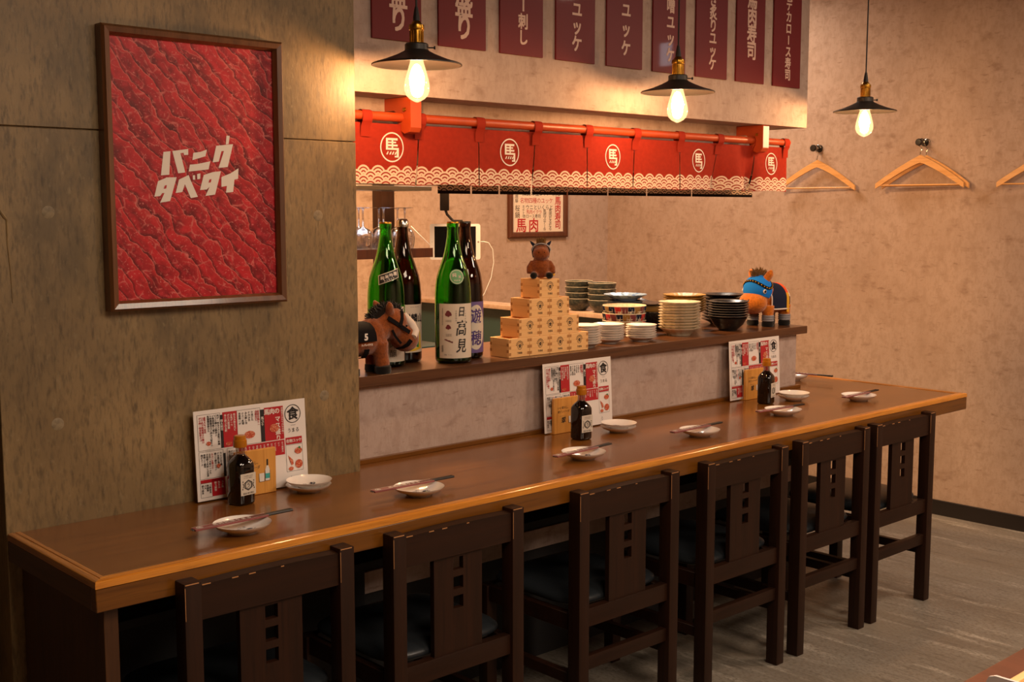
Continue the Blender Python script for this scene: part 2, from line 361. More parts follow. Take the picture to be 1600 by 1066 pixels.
def merge_remesh(name, mb, m, parent, vox=.003, sm=4):
    me = bpy.data.meshes.new(name); me.from_pydata([tuple(v) for v in mb.v], [], mb.f)
    t = bpy.data.objects.new(name, me); COL.objects.link(t)
    bm = bmesh.new(); bm.from_mesh(me); bmesh.ops.remove_doubles(bm, verts=bm.verts, dist=1e-6); bmesh.ops.recalc_face_normals(bm, faces=bm.faces); bm.to_mesh(me); bm.free()
    rm = t.modifiers.new('r', 'REMESH'); rm.mode = 'VOXEL'; rm.voxel_size = vox
    s_ = t.modifiers.new('s', 'SMOOTH'); s_.factor = .5; s_.iterations = sm
    dg = bpy.context.evaluated_depsgraph_get(); dg.update()
    nm = bpy.data.meshes.new_from_object(t.evaluated_get(dg)); bpy.data.objects.remove(t)
    rj = random.Random(9)
    for v_ in nm.vertices: v_.co += Vector((rj.uniform(-1, 1), rj.uniform(-1, 1), rj.uniform(-1, 1))) * .0004
    nm.polygons.foreach_set('use_smooth', [True] * len(nm.polygons)); nm.materials.clear(); nm.materials.append(m)
    o = bpy.data.objects.new(name, nm); COL.objects.link(o); o.parent = parent; return o

# glyphs: outlines of Blender's own font, centred on their em square, size 1
GL = {}
def glyph(ch, bold=.0, res=2):
    k = (ch, bold, res)
    if k not in GL:
        cu = bpy.data.curves.new('g', 'FONT'); cu.body = ch; cu.resolution_u = res; cu.offset = bold
        o = bpy.data.objects.new('g', cu); COL.objects.link(o)
        dg = bpy.context.evaluated_depsgraph_get(); dg.update()
        me = bpy.data.meshes.new_from_object(o.evaluated_get(dg))
        v = [(p.co.x, p.co.y) for p in me.vertices]; f = [tuple(p.vertices) for p in me.polygons]
        bpy.data.objects.remove(o); bpy.data.meshes.remove(me); bpy.data.curves.remove(cu)
        if ord(ch) > 0x2e80: cx, cyy = .5, .37
        else:
            xs = [q[0] for q in v] or [0]; cx, cyy = (min(xs) + max(xs)) / 2, .36
        GL[k] = ([(x - cx, y - cyy) for x, y in v], f)
    return GL[k]
def put(mb, ch, u, v, s, fn, bold=.0, rot=0, sx=1.0, res=2, shear=0):
    if ch == ' ': return
    vs, fs = glyph(ch, 0, res); c, n = math.cos(rot), math.sin(rot)
    k = bold * .75                      # heavier strokes: the same outline laid again slightly to each side
    e = s * .05; p0 = Vector(fn(u, v)); nn = (Vector(fn(u + e, v)) - p0).cross(Vector(fn(u, v + e)) - p0).normalized()
    for i, (dx, dy) in enumerate(((-k, -k), (k, -k), (-k, k), (k, k)) if bold > .012 else ((0, 0),)):
        out = []
        for x, y in vs:
            x += dx; y += dy; x = x * sx + shear * y; out.append(Vector(fn(u + s * (x * c - y * n), v + s * (x * n + y * c))) + nn * (i * .00009))
        mb.add(out, fs)
def vtext(mb, txt, u, v, s, fn, step=1.0, **k):
    for i, ch in enumerate(txt):
        if ch == 'ー': put(mb, ch, u, v - i * s * step, s, fn, **dict(k, rot=-PI / 2))
        else: put(mb, ch, u, v - i * s * step, s, fn, **k)
def htext(mb, txt, u, v, s, fn, step=1.0, **k):
    for i, ch in enumerate(txt): put(mb, ch, u + (i - (len(txt) - 1) / 2) * s * step, v, s, fn, **k)
def rect(mb, u0, u1, v0, v1, fn, nu=1, nv=1):
    mb.grid(lambda a, b: fn(u0 + (u1 - u0) * a, v0 + (v1 - v0) * b), nu, nv)
def ring(mb, u, v, ro, ri, fn, n=28, ey=1.0, a0=0, a1=2 * PI):
    mb.grid(lambda a, b: fn(u + (ri + (ro - ri) * b) * math.cos(a0 + (a1 - a0) * a), v + ey * (ri + (ro - ri) * b) * math.sin(a0 + (a1 - a0) * a)), n, 1)
def disc(mb, u, v, r, fn, n=16, ey=1.0):
    if n >= 24: mb.grid(lambda a, b: fn(u + r * (b + .001) * math.cos(2 * PI * a), v + ey * r * (b + .001) * math.sin(2 * PI * a)), n, 4); return
    mb.add([fn(u + r * math.cos(2 * PI * k / n), v + ey * r * math.sin(2 * PI * k / n)) for k in range(n)], [tuple(range(n))])
def flat(): m = MB(); m.flat = True; return m

# ------------------------------------------------------------------ the setting
struct('floor', MB().box(-1.5, 5.1, -2.4, 4.75, -.05, 0), m_floor)
struct('ceiling', MB().box(-1.5, 5.1, -2.4, 4.75, 2.5, 2.6), m_ceil)
struct('wall_right', MB().box(4.96, 5.1, -2.4, 4.75, 0, 2.5), m_wall)
struct('wall_back', MB().box(1.25, 4.96, 4.61, 4.75, 0, 2.5), m_wall)
struct('wall_rear', MB().box(-1.5, 4.96, -2.4, -2.26, 0, 2.5), m_wall)
struct('wall_left', MB().box(-1.5, -1.36, -2.26, 2.6, 0, 2.5), m_conc)
struct('wall_corner', MB().box(-1.5, .846, 2.6, 2.75, 0, 2.5), mat('dark_brown_wall', '#4a3a2a', .7))
struct('wall_kitchen_side', MB().box(1.1, 1.25, 2.9, 4.75, 0, 2.5), m_wall)
struct('baseboard_right', MB().box(4.948, 4.96, -2.26, 4.6, 0, .067, .001), m_base)
# concrete pier, cast in panels with recessed joints
pier = MB().box(.85, 1.734, 2.482, 2.9, 0, 2.5); pr = struct('wall_pier', pier, m_conc)
for (x0, x1, z0, z1) in ((.846, 1.738, 0, 1.5380), (.846, 1.738, 1.5402, 2.5)):
    obj('concrete_panel', MB().box(x0, x1, 2.476, 2.49, z0, z1, .0012), m_conc, pr)
for (x, z) in ((.962, .918), (1.632, .908), (1.623, 1.356), (.961, 1.365)):
    obj('tie_plug', MB().lathe([(0, 0), (.013, 0), (.0135, .0002), (.0135, .004)], 20), m_plug, pr, (x, 2.4757, z), (-PI / 2, 0, 0))
crk = MB(); pts = [(.855, 1.44), (.858, 1.40), (.862, 1.37), (.872, 1.355), (.876, 1.35), (.875, 1.30), (.879, 1.24), (.88, 1.18)]
crk.tube([(x, 2.4757, z) for x, z in pts], [.0009, .0015, .003, .0035, .0025, .0015, .0012, .0008], 6)
obj('casting_seam', crk, m_conc, pr)
# half-height partition: front run and return run
struct('wall_front', MB().box(1.738, 3.79, 2.548, 2.66, .672, .906), m_wallp)
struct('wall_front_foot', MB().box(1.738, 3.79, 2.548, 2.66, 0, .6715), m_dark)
struct('trim_4', MB().box(1.738, 3.79, 2.536, 2.5475, .345, .405, .001), m_wallp)
struct('wall_return', MB().box(3.60, 3.67, 2.947, 4.61, 0, .924), m_wallp)
struct('wall_return_end', MB().box(3.598, 3.79, 2.66, 2.947, 0, .906), m_wallp)
obj_ = struct('trim_1', MB().box(3.550, 3.674, 2.96, 4.61, .924, .943, .002), m_wall)
struct('trim_2', MB().box(3.588, 3.600, 2.947, 4.61, .0, .924), m_teal)
struct('trim_3', MB().box(1.738, 3.805, 2.533, 2.548, .70, .712, .001), m_apron)     # small fillet where the counter meets the wall
# boxed-out lintel over the hatch
struct('wall_upper', MB().box(1.70, 3.827, 2.552, 2.82, 1.673, 2.5, .001), m_wallp)
struct('wall_lintel', MB().box(1.70, 3.757, 2.674, 2.80, 1.50, 1.673), m_wallp)

# ------------------------------------------------------------------ dining counter
ct = thing('dining_counter', 'long varnished brown wooden counter running under the hatch to the right wall', 'counter', (2.4, 2.3, 0))
def cl(mb, name, m): return obj(name, mb, m, ct, (-2.4, -2.3, 0))
ZT = .70
cl(MB().box(.872, 4.106, 2.060, 2.474, ZT - .03, ZT).box(1.739, 4.106, 2.474, 2.545, ZT - .03, ZT).box(3.792, 4.106, 2.545, 4.58, ZT - .03, ZT).box(3.672, 3.792, 2.95, 4.58, ZT - .03, ZT), 'worktop', m_top)
def bead(path, m, name):
    # moulding profile: outward offset, height
    prof = [(-.027, .000), (-.026, .0022), (-.017, .0026), (-.0155, .0012), (-.014, .0024), (-.004, .0022), (-.001, .0004), (0, -.004), (0, -.012), (-.027, -.012)]
    mb = MB(); n = len(prof)
    (ax, ay, anx, any_), (bx, by, bnx, bny) = path
    vs = [(ax + anx * d, ay + any_ * d, ZT + z) for d, z in prof] + [(bx + bnx * d, by + bny * d, ZT + z) for d, z in prof]
    mb.add(vs, [(i, (i + 1) % n, n + (i + 1) % n, n + i) for i in range(n)] + [tuple(range(n)), tuple(range(n, 2 * n))])
    cl(mb, name, m)
bead(((.846, 2.036, -1, -1), (4.13, 2.036, 1, -1)), m_bead, 'front_moulding')
bead(((.846, 2.036, -1, -1), (.846, 2.472, -1, 0)), m_bead_y, 'side_moulding')
bead(((4.13, 2.036, 1, -1), (4.13, 4.58, 1, 0)), m_bead_y, 'side_moulding')
cl(MB().box(.847, 4.129, 2.037, 2.059, .643, .6875, .0015), 'front_apron', m_apron)
cl(MB().box(.847, .870, 2.0595, 2.472, .643, .6875, .0015), 'side_apron', m_apron_y)
cl(MB().box(4.108, 4.129, 2.0595, 4.58, .643, .6875, .0015), 'side_apron', m_apron_y)
cl(MB().box(.872, .90, 2.066, 2.47, 0, .669, .001), 'end_panel', m_panel)
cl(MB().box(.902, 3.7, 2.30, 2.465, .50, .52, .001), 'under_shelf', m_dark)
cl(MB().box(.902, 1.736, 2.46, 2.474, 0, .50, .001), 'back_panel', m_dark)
cl(MB().box(3.795, 4.06, 2.9, 2.94, 0, .669, .001), 'support_panel', m_panel)

# serving ledge on top of the partition
lg = thing('serving_ledge', 'brown wooden serving ledge capping the low wall, bottles and dishes along it', 'shelf', (2.8, 2.7, .9))
obj('board', MB().box(1.74, 3.826, 2.524, 2.93, .9065, .935, .0015), m_ledge, lg, (-2.8, -2.7, -.9))
obj('inner_panel', MB().box(1.74, 3.586, 2.93, 2.945, .5, .93, .001), m_teal, lg, (-2.8, -2.7, -.9))
ZL = .935

# ------------------------------------------------------------------ chairs
def make_chair():
    t = thing('dining_chair', '', 'chair', group='dark wooden chairs along the counter')
    W = .1925
    for s in (-1, 1):
        x0, x1 = (-W, -W + .036) if s < 0 else (W - .036, W)
        rp = obj('rear_post', MB().box(x0, x1, 0, .04, 0, .672, .0025), m_chair, t)
        obj('worn_edge', MB().box(x0 + .002, x1 - .006, -.0004, .0012, .6685, .6705, .0003).box(x0 + .001, x0 + .0022, -.0004, .001, .60, .664, .0002), m_worn, rp)
        obj('front_leg', MB().box(x0, x1, .35, .386, 0, .352, .0025), m_chair, t)
        obj('side_stretcher', MB().box(s * (W - .018) - .010, s * (W - .018) + .010, .04, .35, .165, .195, .0015), m_chairx, t)
        obj('side_rail', MB().box(s * (W - .018) - .011, s * (W - .018) + .011, .04, .35, .308, .352, .0015), m_chairx, t)
    i = W - .036
    # top rail, slightly crowned
    mb = MB()
    mb.grid(lambda a, b: (-i + 2 * i * a, [.006, .006, .032, .032, .006][int(round(b * 4))], [.594, .662 + .003 * math.sin(PI * a), .664 + .003 * math.sin(PI * a), .594, .594][int(round(b * 4))]), 10, 4)
    obj('top_rail', mb, m_chairx, t)
    rr = random.Random(3); we = MB()
    for k in range(4):
        a = rr.uniform(-i, i * .8); we.box(a, a + rr.uniform(.006, .02), .0054, .0063, .6612, .6632)
    obj('worn_edge', we, m_worn, t)
    obj('lower_rail', MB().box(-i, i, .008, .032, .318, .366, .002), m_chairx, t)
    obj('rear_stretcher', MB().box(-i, i, .010, .030, .204, .240, .002), m_chairx, t)
    obj('front_rail', MB().box(-i, i, .357, .380, .308, .352, .002), m_chairx, t)
    # wide splat with three square holes
    hw, hh = .0145, .0145; zs = [.572, .527, .482]; sp = MB(); y0, y1 = .013, .027; x0, x1 = -.071, .071
    sp.box(x0, -hw, y0, y1, .366, .594).box(hw, x1, y0, y1, .366, .594)
    zz = [.594] + [q for z in zs for q in (z + hh, z - hh)] + [.366]
    for k in range(0, len(zz), 2): sp.box(-hw, hw, y0, y1, zz[k + 1], zz[k])
    obj('splat', sp, m_chair, t, smooth=False)
    # puffed vinyl pad
    sx, sy = .178, .170
    def pad(u, v):
        a = u * 2 * PI; q = v * PI - PI / 2
        ex = abs(math.cos(a)) ** .35 * (1 if math.cos(a) > 0 else -1); ey = abs(math.sin(a)) ** .35 * (1 if math.sin(a) > 0 else -1)
        c = abs(math.cos(q)) ** .45; z = math.sin(q)
        return (sx * ex * c, .205 + sy * ey * c, .374 + .026 * z)
    obj('seat', MB().grid(pad, 40, 14, True), m_seat, t, ang=60)
    return t
ch = make_chair()
CH = [(1.193, 'dark wooden chair nearest the camera, at the left end of the counter'),
      (1.679, 'second dark wooden chair from the left, below the second place setting'),
      (2.254, 'third dark wooden chair from the left, between the two wide gaps at the counter middle'),
      (2.760, 'fourth dark wooden chair from the left along the counter'),
      (3.216, 'fifth dark wooden chair, second from the right end of the counter'),
      (3.642, 'last dark wooden chair at the right end, wall showing through its back')]
for k, (x, lb) in enumerate(CH):
    o = ch if k == 0 else dup(ch); o.location = (x, 2.0 - .0, 0); o['label'] = lb

# ------------------------------------------------------------------ pendant lamps
def lamp(x, y, ztop, label):
    t = thing('pendant_lamp', label, 'lamp', (x, y, 0), group='pendant lamps over the counter')
    z = ztop     # z of shade rim
    obj('cord', MB().tube([(0, 0, z + .115), (.001, 0, z + .4), (0, 0, 2.49)], .0028, 6), m_cord, t)
    obj('ceiling_rose', MB().lathe([(0, .0), (.03, 0), (.034, .006), (.034, .02), (0, .02)], 24, (0, 0, 2.479)), m_blackm, t)
    obj('cord_grip', MB().lathe([(0, .135), (.004, .135), (.006, .125), (.0085, .108), (.0085, .100), (0, .100)], 16, (0, 0, z)), m_cord, t)
    sk = obj('socket', MB().lathe([(0, .102), (.008, .102), (.012, .098), (.013, .094), (.0185, .092), (.0195, .084), (.0185, .080), (.0160, .079), (.0160, .048), (.018, .046), (0, .046)], 28, (0, 0, z)), m_brass, t)
    rb = MB()
    for k in range(14):
        a = k * 2 * PI / 14; rb.tube([(math.cos(a) * .0165, math.sin(a) * .0165, z + .050), (math.cos(a) * .0165, math.sin(a) * .0165, z + .078)], .0012, 5)
    obj('ribbing', rb, m_brass, sk)
    sh = obj('shade', MB().lathe([(.0, .048), (.026, .048), (.029, .045), (.029, .032), (.032, .029), (.05, .020), (.08, .008), (.1065, .0), (.110, -.0015), (.1105, -.004), (.109, -.0045), (.106, -.002), (.08, .0055), (.05, .017), (.028, .026), (.024, .03), (0, .03)], 56, (0, 0, z)), m_shade, t)
    obj('rim_bead', MB().lathe([(.1095, -.001), (.1115, -.0025), (.1115, -.005), (.1095, -.0055), (.1095, -.001)], 56, (0, 0, z)), m_blackm, sh)
    sc = MB().tube([(.029, 0, z + .038), (.042, 0, z + .038)], .0016, 8).tube([(.042, 0, z + .038), (.046, 0, z + .038)], .0042, 10)
    obj('set_screw', sc, m_blackm, t, rot=(0, 0, R(-38)))
    pr_ = [(.0125, .028), (.0135, .015), (.0175, .0), (.023, -.018), (.0285, -.038), (.0315, -.054), (.0310, -.066), (.0265, -.078), (.018, -.0865), (.009, -.0915), (.003, -.094), (0, -.0945)]
    bl = obj('bulb', MB().lathe(pr_, 32, (0, 0, z)), m_bulbg, t, ang=80)
    obj('filament', MB().ell((0, 0, z - .041), (.0185, .0185, .034), None, 18, 12), m_fil, bl)
    return t
lamp(1.829, 2.342, 1.7275, 'black pendant lamp with brass socket at left, in front of the first red signs')
lamp(2.825, 2.342, 1.7265, 'middle black pendant lamp with brass socket, hanging before the sixth red sign')
lamp(3.877, 2.342, 1.7270, 'right black pendant lamp with brass socket, hanging against the plain wall by the hangers')

lamp(3.56, 1.32, 1.70, 'black pendant lamp with brass socket over the neighbouring aisle, outside the photo')

# ------------------------------------------------------------------ red menu signs
signs = [(1.843, 2.005, '盛り', .060, .056, .072), (2.064, 2.234, '盛り', .062, .058, .076), (2.287, 2.456, 'レバー刺し', .045, .051, .046), (2.509, 2.676, 'ユッケ', .050, .054, .052),
         (2.728, 2.894, '味噌ユッケ', .058, .060, .052), (2.944, 3.107, '味噌ユッケ', .052, .058, .050), (3.161, 3.330, '焼き炙りユッケ', .042, .048, .048), (3.381, 3.544, '特上馬肉寿司', .058, .110, .066), (3.598, 3.766, 'リデカロース寿司', .041, .044, .043)]
names = ['leftmost dark red sign ending in the characters 盛り, above the left lamp', 'second dark red sign from the left, large 盛り lettering', 'third dark red sign from the left, reading レバー刺し', 'fourth dark red sign, ユッケ, glare on its lower corner', 'fifth dark red sign from the left, wide lettering ending ユッケ',
         'sixth dark red sign, 味噌ユッケ, behind the middle lamp cord', 'seventh dark red sign, small lettering 炙りユッケ', 'eighth dark red sign, bold lettering 馬肉寿司', 'last dark red sign on the right, デカロース寿司']
for k, (x0, x1, tx, stp, bot, gs) in enumerate(signs):
    h = .60; cxx = (x0 + x1) / 2; wv = (x1 - x0) / 2
    t = thing('menu_sign', names[k], 'sign', (cxx, 2.552, 1.8125), group='dark red dish signs over the hatch')
    obj('board', MB().box(-wv, wv, -.0065, -.0003, 0, h, .0008), m_sign, t)
    mb = flat(); n = len(tx)
    vtext(mb, tx, 0.004, bot + (n - 1) * stp, gs, lambda u, v: (u, -.0071, v), step=stp / gs, bold=.036, sx=.86, res=3)
    obj('lettering', mb, m_signt, t, smooth=False)

# ------------------------------------------------------------------ noren rod and cloths
NY = 2.60; RZ = 1.6185
rod = thing('noren_rod', 'orange painted rod on two brackets under the hatch lintel, carrying the red noren', 'rod', (2.8, NY, RZ))
obj('pole', MB().tube([(-1.055, 0, 0), (.98, 0, 0)], .0125, 20), m_orange, rod)
obj('end_cap', MB().lathe([(0, 0), (.0125, 0), (.0135, .003), (.0135, .012), (.011, .017), (0, .018)], 20), m_orange, rod, (.965, 0, 0), (0, PI / 2, 0))
def bracket(x):
    # profile in (y, z): hooks under the box, notch for the pole
    pf = [(.073, .0535), (-.04, .0535), (-.044, .050), (-.044, -.028), (-.036, -.040), (-.016, -.044), (.0, -.036), (.014, -.016), (.018, .012), (.03, .02), (.073, .02)]
    mb = MB().poly([(x - .018, y, z) for y, z in pf], d=(.036, 0, 0)); o = obj('bracket', mb, m_orange, rod, ang=30)
    obj('bolt', MB().lathe([(0, 0), (.006, 0), (.005, .004), (0, .005)], 12), m_brass, o, (x - .018, -.018, .02), (0, -PI / 2, 0))
    return o
bracket(1.992 - 2.8); b2 = bracket(3.578 - 2.8)
obj('white_front_strip', MB().box(3.561 - 2.8, 3.595 - 2.8, -.0452, -.0438, -.026, .0500, .0004), m_white, b2)  # thin white facing on the front of the right bracket
# cloth surface: gentle waves, deep folds near the right end
def cy_(x, z):
    d = (1.60 - z) / .16
    y = .006 * math.sin(x * 13 + 1) + .004 * math.sin(x * 31)
    for (c, wd, am) in ((3.375, .034, .040), (3.47, .030, -.038), (3.56, .024, .045), (2.03, .02, .012), (2.48, .016, .01)):
        y += am * math.exp(-((x - c + .02 * (1 - d)) / wd) ** 2) * (.35 + .65 * d)
    return y * (.25 + .75 * max(0, d))
nr = thing('red_noren', 'short red noren cloth with white wave border and 馬 emblems, hanging from the orange rod', 'noren', (2.8, NY, 1.6))
NB = [1.745, 2.036, 2.252, 2.480, 2.700, 2.925, 3.148, 3.362, 3.572, 3.772]
ZB = 1.4365
for k in range(len(NB) - 1):
    a, b = NB[k] + .002, NB[k + 1] - .002
    bowed = .004
    def fn(u, v, a=a, b=b):
        x = a + (b - a) * u; z = ZB + (1.6 - ZB) * v + (.004 * math.sin(PI * u) if v == 0 else 0)
        return (x - 2.8, cy_(x, z) - .0, z - 1.6)
    mb = MB().grid(fn, 22, 8)
    mb.uv = (lambda a: lambda co: (co.x + 2.8, co.z + 1.6 - ZB))(a)
    obj('cloth_panel', mb, m_noren, nr, ang=70)
for k, x in enumerate([1.855] + NB[1:-1] + [3.758]):
    mb = MB(); hw = .0155
    pth = [(cy_(x, 1.575) - .0022, 1.563), (cy_(x, 1.59) - .003, 1.59), (-.012, 1.603), (-.0152, RZ), (-.010, RZ + .0128), (0, RZ + .0155), (.010, RZ + .0128), (.0152, RZ), (.012, 1.603), (.004, 1.585)]
    mb.grid(lambda u, v: (x - hw + 2 * hw * u - 2.8, pth[int(round(v * 9))][0], pth[int(round(v * 9))][1] - 1.6), 2, 9)
    mb.grid(lambda u, v: (x - hw + 2 * hw * u - 2.8, pth[int(round(v * 2))][0] - .0012, pth[int(round(v * 2))][1] - 1.6), 2, 2)
    obj('tab', mb, m_tab, nr, ang=70)
for k, x in enumerate((1.944, 2.372, 2.817, 3.250, 3.672)):
    mb = flat(); fn = lambda u, v, x=x: (x + u - 2.8, cy_(x + u, 1.538 + v) - .0016, 1.538 + v - 1.6)
    ring(mb, 0, 0, .0385, .0350, fn, 40, 1.04)
    # block-cut 馬
    for q in ((-.020, .018, .0245, .0185), (-.020, -.0135, .0245, -.003), (-.020, .018, .0075, .0025), (-.0015, .0035, .0185, -.003), (.0045, .018, .0145, .0105) if 0 else (-.0135, .013, .0150, .0110),
              (-.020, .022, -.0015, -.0070), (.0150, .022, -.0070, -.0270), (.0085, .016, -.0225, -.0270)):
        rect(mb, q[0], q[1], q[3], q[2], fn, 2, 1)
    for q in (-.019, -.0095, -.001, .0075):
        mb.add([fn(q, -.0195), fn(q + .0045, -.0115), fn(q + .008, -.0115), fn(q + .0045, -.0215 + .002)], [(0, 1, 2, 3)])
    obj('emblem', mb, m_white, nr, smooth=False)
bn = thing('black_noren', 'narrow black noren with white wave border, behind the red one on the kitchen side', 'noren', (3.0, 2.8095, 1.56))
obj('pole', MB().tube([(-.82, 0, 0), (.9, 0, 0)], .008, 10), m_blackm, bn)
BN = [2.27, 2.40, 2.52, 2.66, 2.825, 3.02, 3.23, 3.48, 3.86]
for k in range(8):
    a, b = BN[k] + .003, BN[k + 1] - .003
    mb = MB().grid(lambda u, v: (a + (b - a) * u - 3.0, .004 * math.sin(20 * (a + u * (b - a))) + (.012 if v > .9 else 0), -.141 + .145 * v), 10, 6)
    mb.uv = lambda co: (co.x + 3, co.z + .141)
    obj('cloth_panel', mb, m_norenb, bn, ang=70)

# ------------------------------------------------------------------ big poster
ps = thing('framed_poster', 'large walnut framed poster of sliced red meat with white katakana, on the concrete pier', 'poster', (1.29, 2.476, 1.455))
x0, x1, z0, z1 = 1.0755 - 1.29, 1.513 - 1.29, 1.152 - 1.455, 1.7595 - 1.455
def fbar(corners_o, corners_i, m, name='frame_bar', dp=.030, par=None):
    (ax, az), (bx, bz) = corners_o; (cx, cz), (dx, dz) = corners_i
    pr = [(0, -.0005), (0, -dp * .8), (.25, -dp), (.75, -dp * .93), (1, -dp * .62), (1, -.0005)]
    mb = MB(); n = len(pr)
    vs = [(ax + (cx - ax) * t, y, az + (cz - az) * t) for t, y in pr] + [(bx + (dx - bx) * t, y, bz + (dz - bz) * t) for t, y in pr]
    mb.add(vs, [(i, (i + 1) % n, n + (i + 1) % n, n + i) for i in range(n)] + [tuple(range(n)), tuple(range(n, 2 * n))])
    return obj(name, mb, m, par, ang=25)
def frame(par, x0, x1, z0, z1, wd, m, dp=.03):
    o = [(x0, z0), (x1, z0), (x1, z1), (x0, z1)]; i = [(x0 + wd, z0 + wd), (x1 - wd, z0 + wd), (x1 - wd, z1 - wd), (x0 + wd, z1 - wd)]
    for k in range(4): fbar((o[k], o[(k + 1) % 4]), (i[k], i[(k + 1) % 4]), m, par=par, dp=dp)
frame(ps, x0, x1, z0, z1, .022, m_pframe, .035)
obj('meat_print', MB().box(x0 + .019, x1 - .019, -.0165, -.002, z0 + .019, z1 - .019), m_meat, ps)
LG = [[(-0.0767, 0.0418), (-0.0601, 0.0438), (-0.0645, -0.0077), (-0.0844, -0.0096)], [(-0.0557, 0.0443), (-0.0172, 0.0502), (-0.0176, 0.0372), (-0.0278, 0.0364), (-0.0287, 0.0415), (-0.0364, 0.0403), (-0.0261, -0.002), (-0.0433, -0.0042)], [(-0.0052, 0.0419), (0.0124, 0.0447), (0.0287, 0.0505), (0.0245, 0.0353), (-0.0078, 0.0258)], [(-0.0143, 0.0156), (0.0032, 0.0173), (0.0363, 0.0244), (0.0315, 0.0062), (-0.0178, 0.0001)], [(0.0521, 0.0596), (0.0949, 0.0649), (0.0798, 0.0126), (0.0563, 0.0098), (0.0712, 0.0485), (0.0648, 0.0479), (0.0574, 0.0244), (0.0419, 0.0221)], [(0.0787, 0.0838), (0.0868, 0.0832), (0.0835, 0.0645), (0.0764, 0.0635)], [(-0.0918, -0.0225), (-0.0707, -0.0139), (-0.0471, -0.0129), (-0.0645, -0.0655), (-0.0885, -0.0693), (-0.0774, -0.048), (-0.0828, -0.0481), (-0.0876, -0.0546), (-0.1014, -0.0561)], [(-0.0418, -0.018), (-0.0181, -0.0074), (-0.0143, -0.0176), (0.003, -0.0557), (-0.0146, -0.0587), (-0.0279, -0.028), (-0.0346, -0.0454), (-0.0508, -0.0478)], [(-0.0083, -0.0081), (-0.0027, -0.0075), (-0.0024, -0.0174), (-0.0078, -0.0178)], [(0.0025, -0.0051), (0.0108, -0.0031), (0.01, -0.0153), (0.0026, -0.0169)], [(0.019, -0.0067), (0.0423, 0.0004), (0.0624, 0.0027), (0.046, -0.0503), (0.0217, -0.0537), (0.0328, -0.0328), (0.0253, -0.0391), (0.0086, -0.0406)], [(0.0631, -0.0105), (0.0869, -0.0015), (0.1071, 0.0104), (0.1056, -0.0136), (0.0962, -0.0157), (0.0921, -0.0441), (0.0738, -0.0457), (0.0764, -0.0303), (0.0624, -0.033)]]
mb = flat()
for p in LG: mb.add([(x, -.0172, z) for x, z in p], [tuple(range(len(p)))])
obj('lettering', mb, m_white, ps, smooth=False)
mb = flat()
for hx, hz in ((1.215 - 1.29, 1.42 - 1.455), (1.324 - 1.29, 1.435 - 1.455)):
    mb.add([(hx + a, -.0175, hz + b) for a, b in ((-.004, -.004), (.002, -.003), (.004, .0045), (-.001, .0035))], [(0, 1, 2, 3)])
obj('letter_counter', mb, m_red, ps, smooth=False)

# ------------------------------------------------------------------ framed dish list on the kitchen wall
fm = thing('framed_menu', 'small brown framed dish list with red and black lettering, on the kitchen back wall', 'menu', (4.408, 4.61, 1.375))
frame(fm, -.217, .217, -.152, .26, .030, m_cframe, .022)
obj('sheet', MB().box(-.188, .188, -.008, -.002, -.123, .231), m_paper, fm)
bk, rd = flat(), flat(); F = lambda u, v: (u, -.0085, v)
X = lambda px: (px - 700) / 950 * .376      # layout grid of the sheet
Z = lambda pz: .108 - (pz - 170) / 700 * .228
htext(bk, '伝説の生レバー刺し', X(760), Z(245), .033, F, .98, bold=.01)
vtext(bk, '三連単', X(300), Z(220), .026, F, .95); vtext(bk, '桜鍋', X(315), Z(490), .036, F, 1.0, bold=.01)
htext(rd, '名物四種のユッケ', X(670), Z(365), .032, F, .95, bold=.012)
htext(bk, 'ウニといくらと', X(720), Z(475), .028, F, 1.05); htext(rd, '馬肉イクラ', X(620), Z(550), .024, F, .95); htext(bk, 'カロース寿司', X(580), Z(620), .022, F, 1.0)
vtext(bk, 'ネギトロ', X(425), Z(465), .018, F, .9)
vtext(rd, '馬肉寿司', X(1070), Z(365), .048, F, .9, bold=.02)
htext(rd, '馬肉', X(500), Z(765), .078, F, 1.15, bold=.018)
vtext(bk, '馬肉ステーキ', X(820), Z(540), .024, F, .8); vtext(bk, '馬肉だるだる', X(925), Z(530), .024, F, .8)
obj('black_lettering', bk, m_black, fm, smooth=False); obj('red_lettering', rd, m_red, fm, smooth=False)

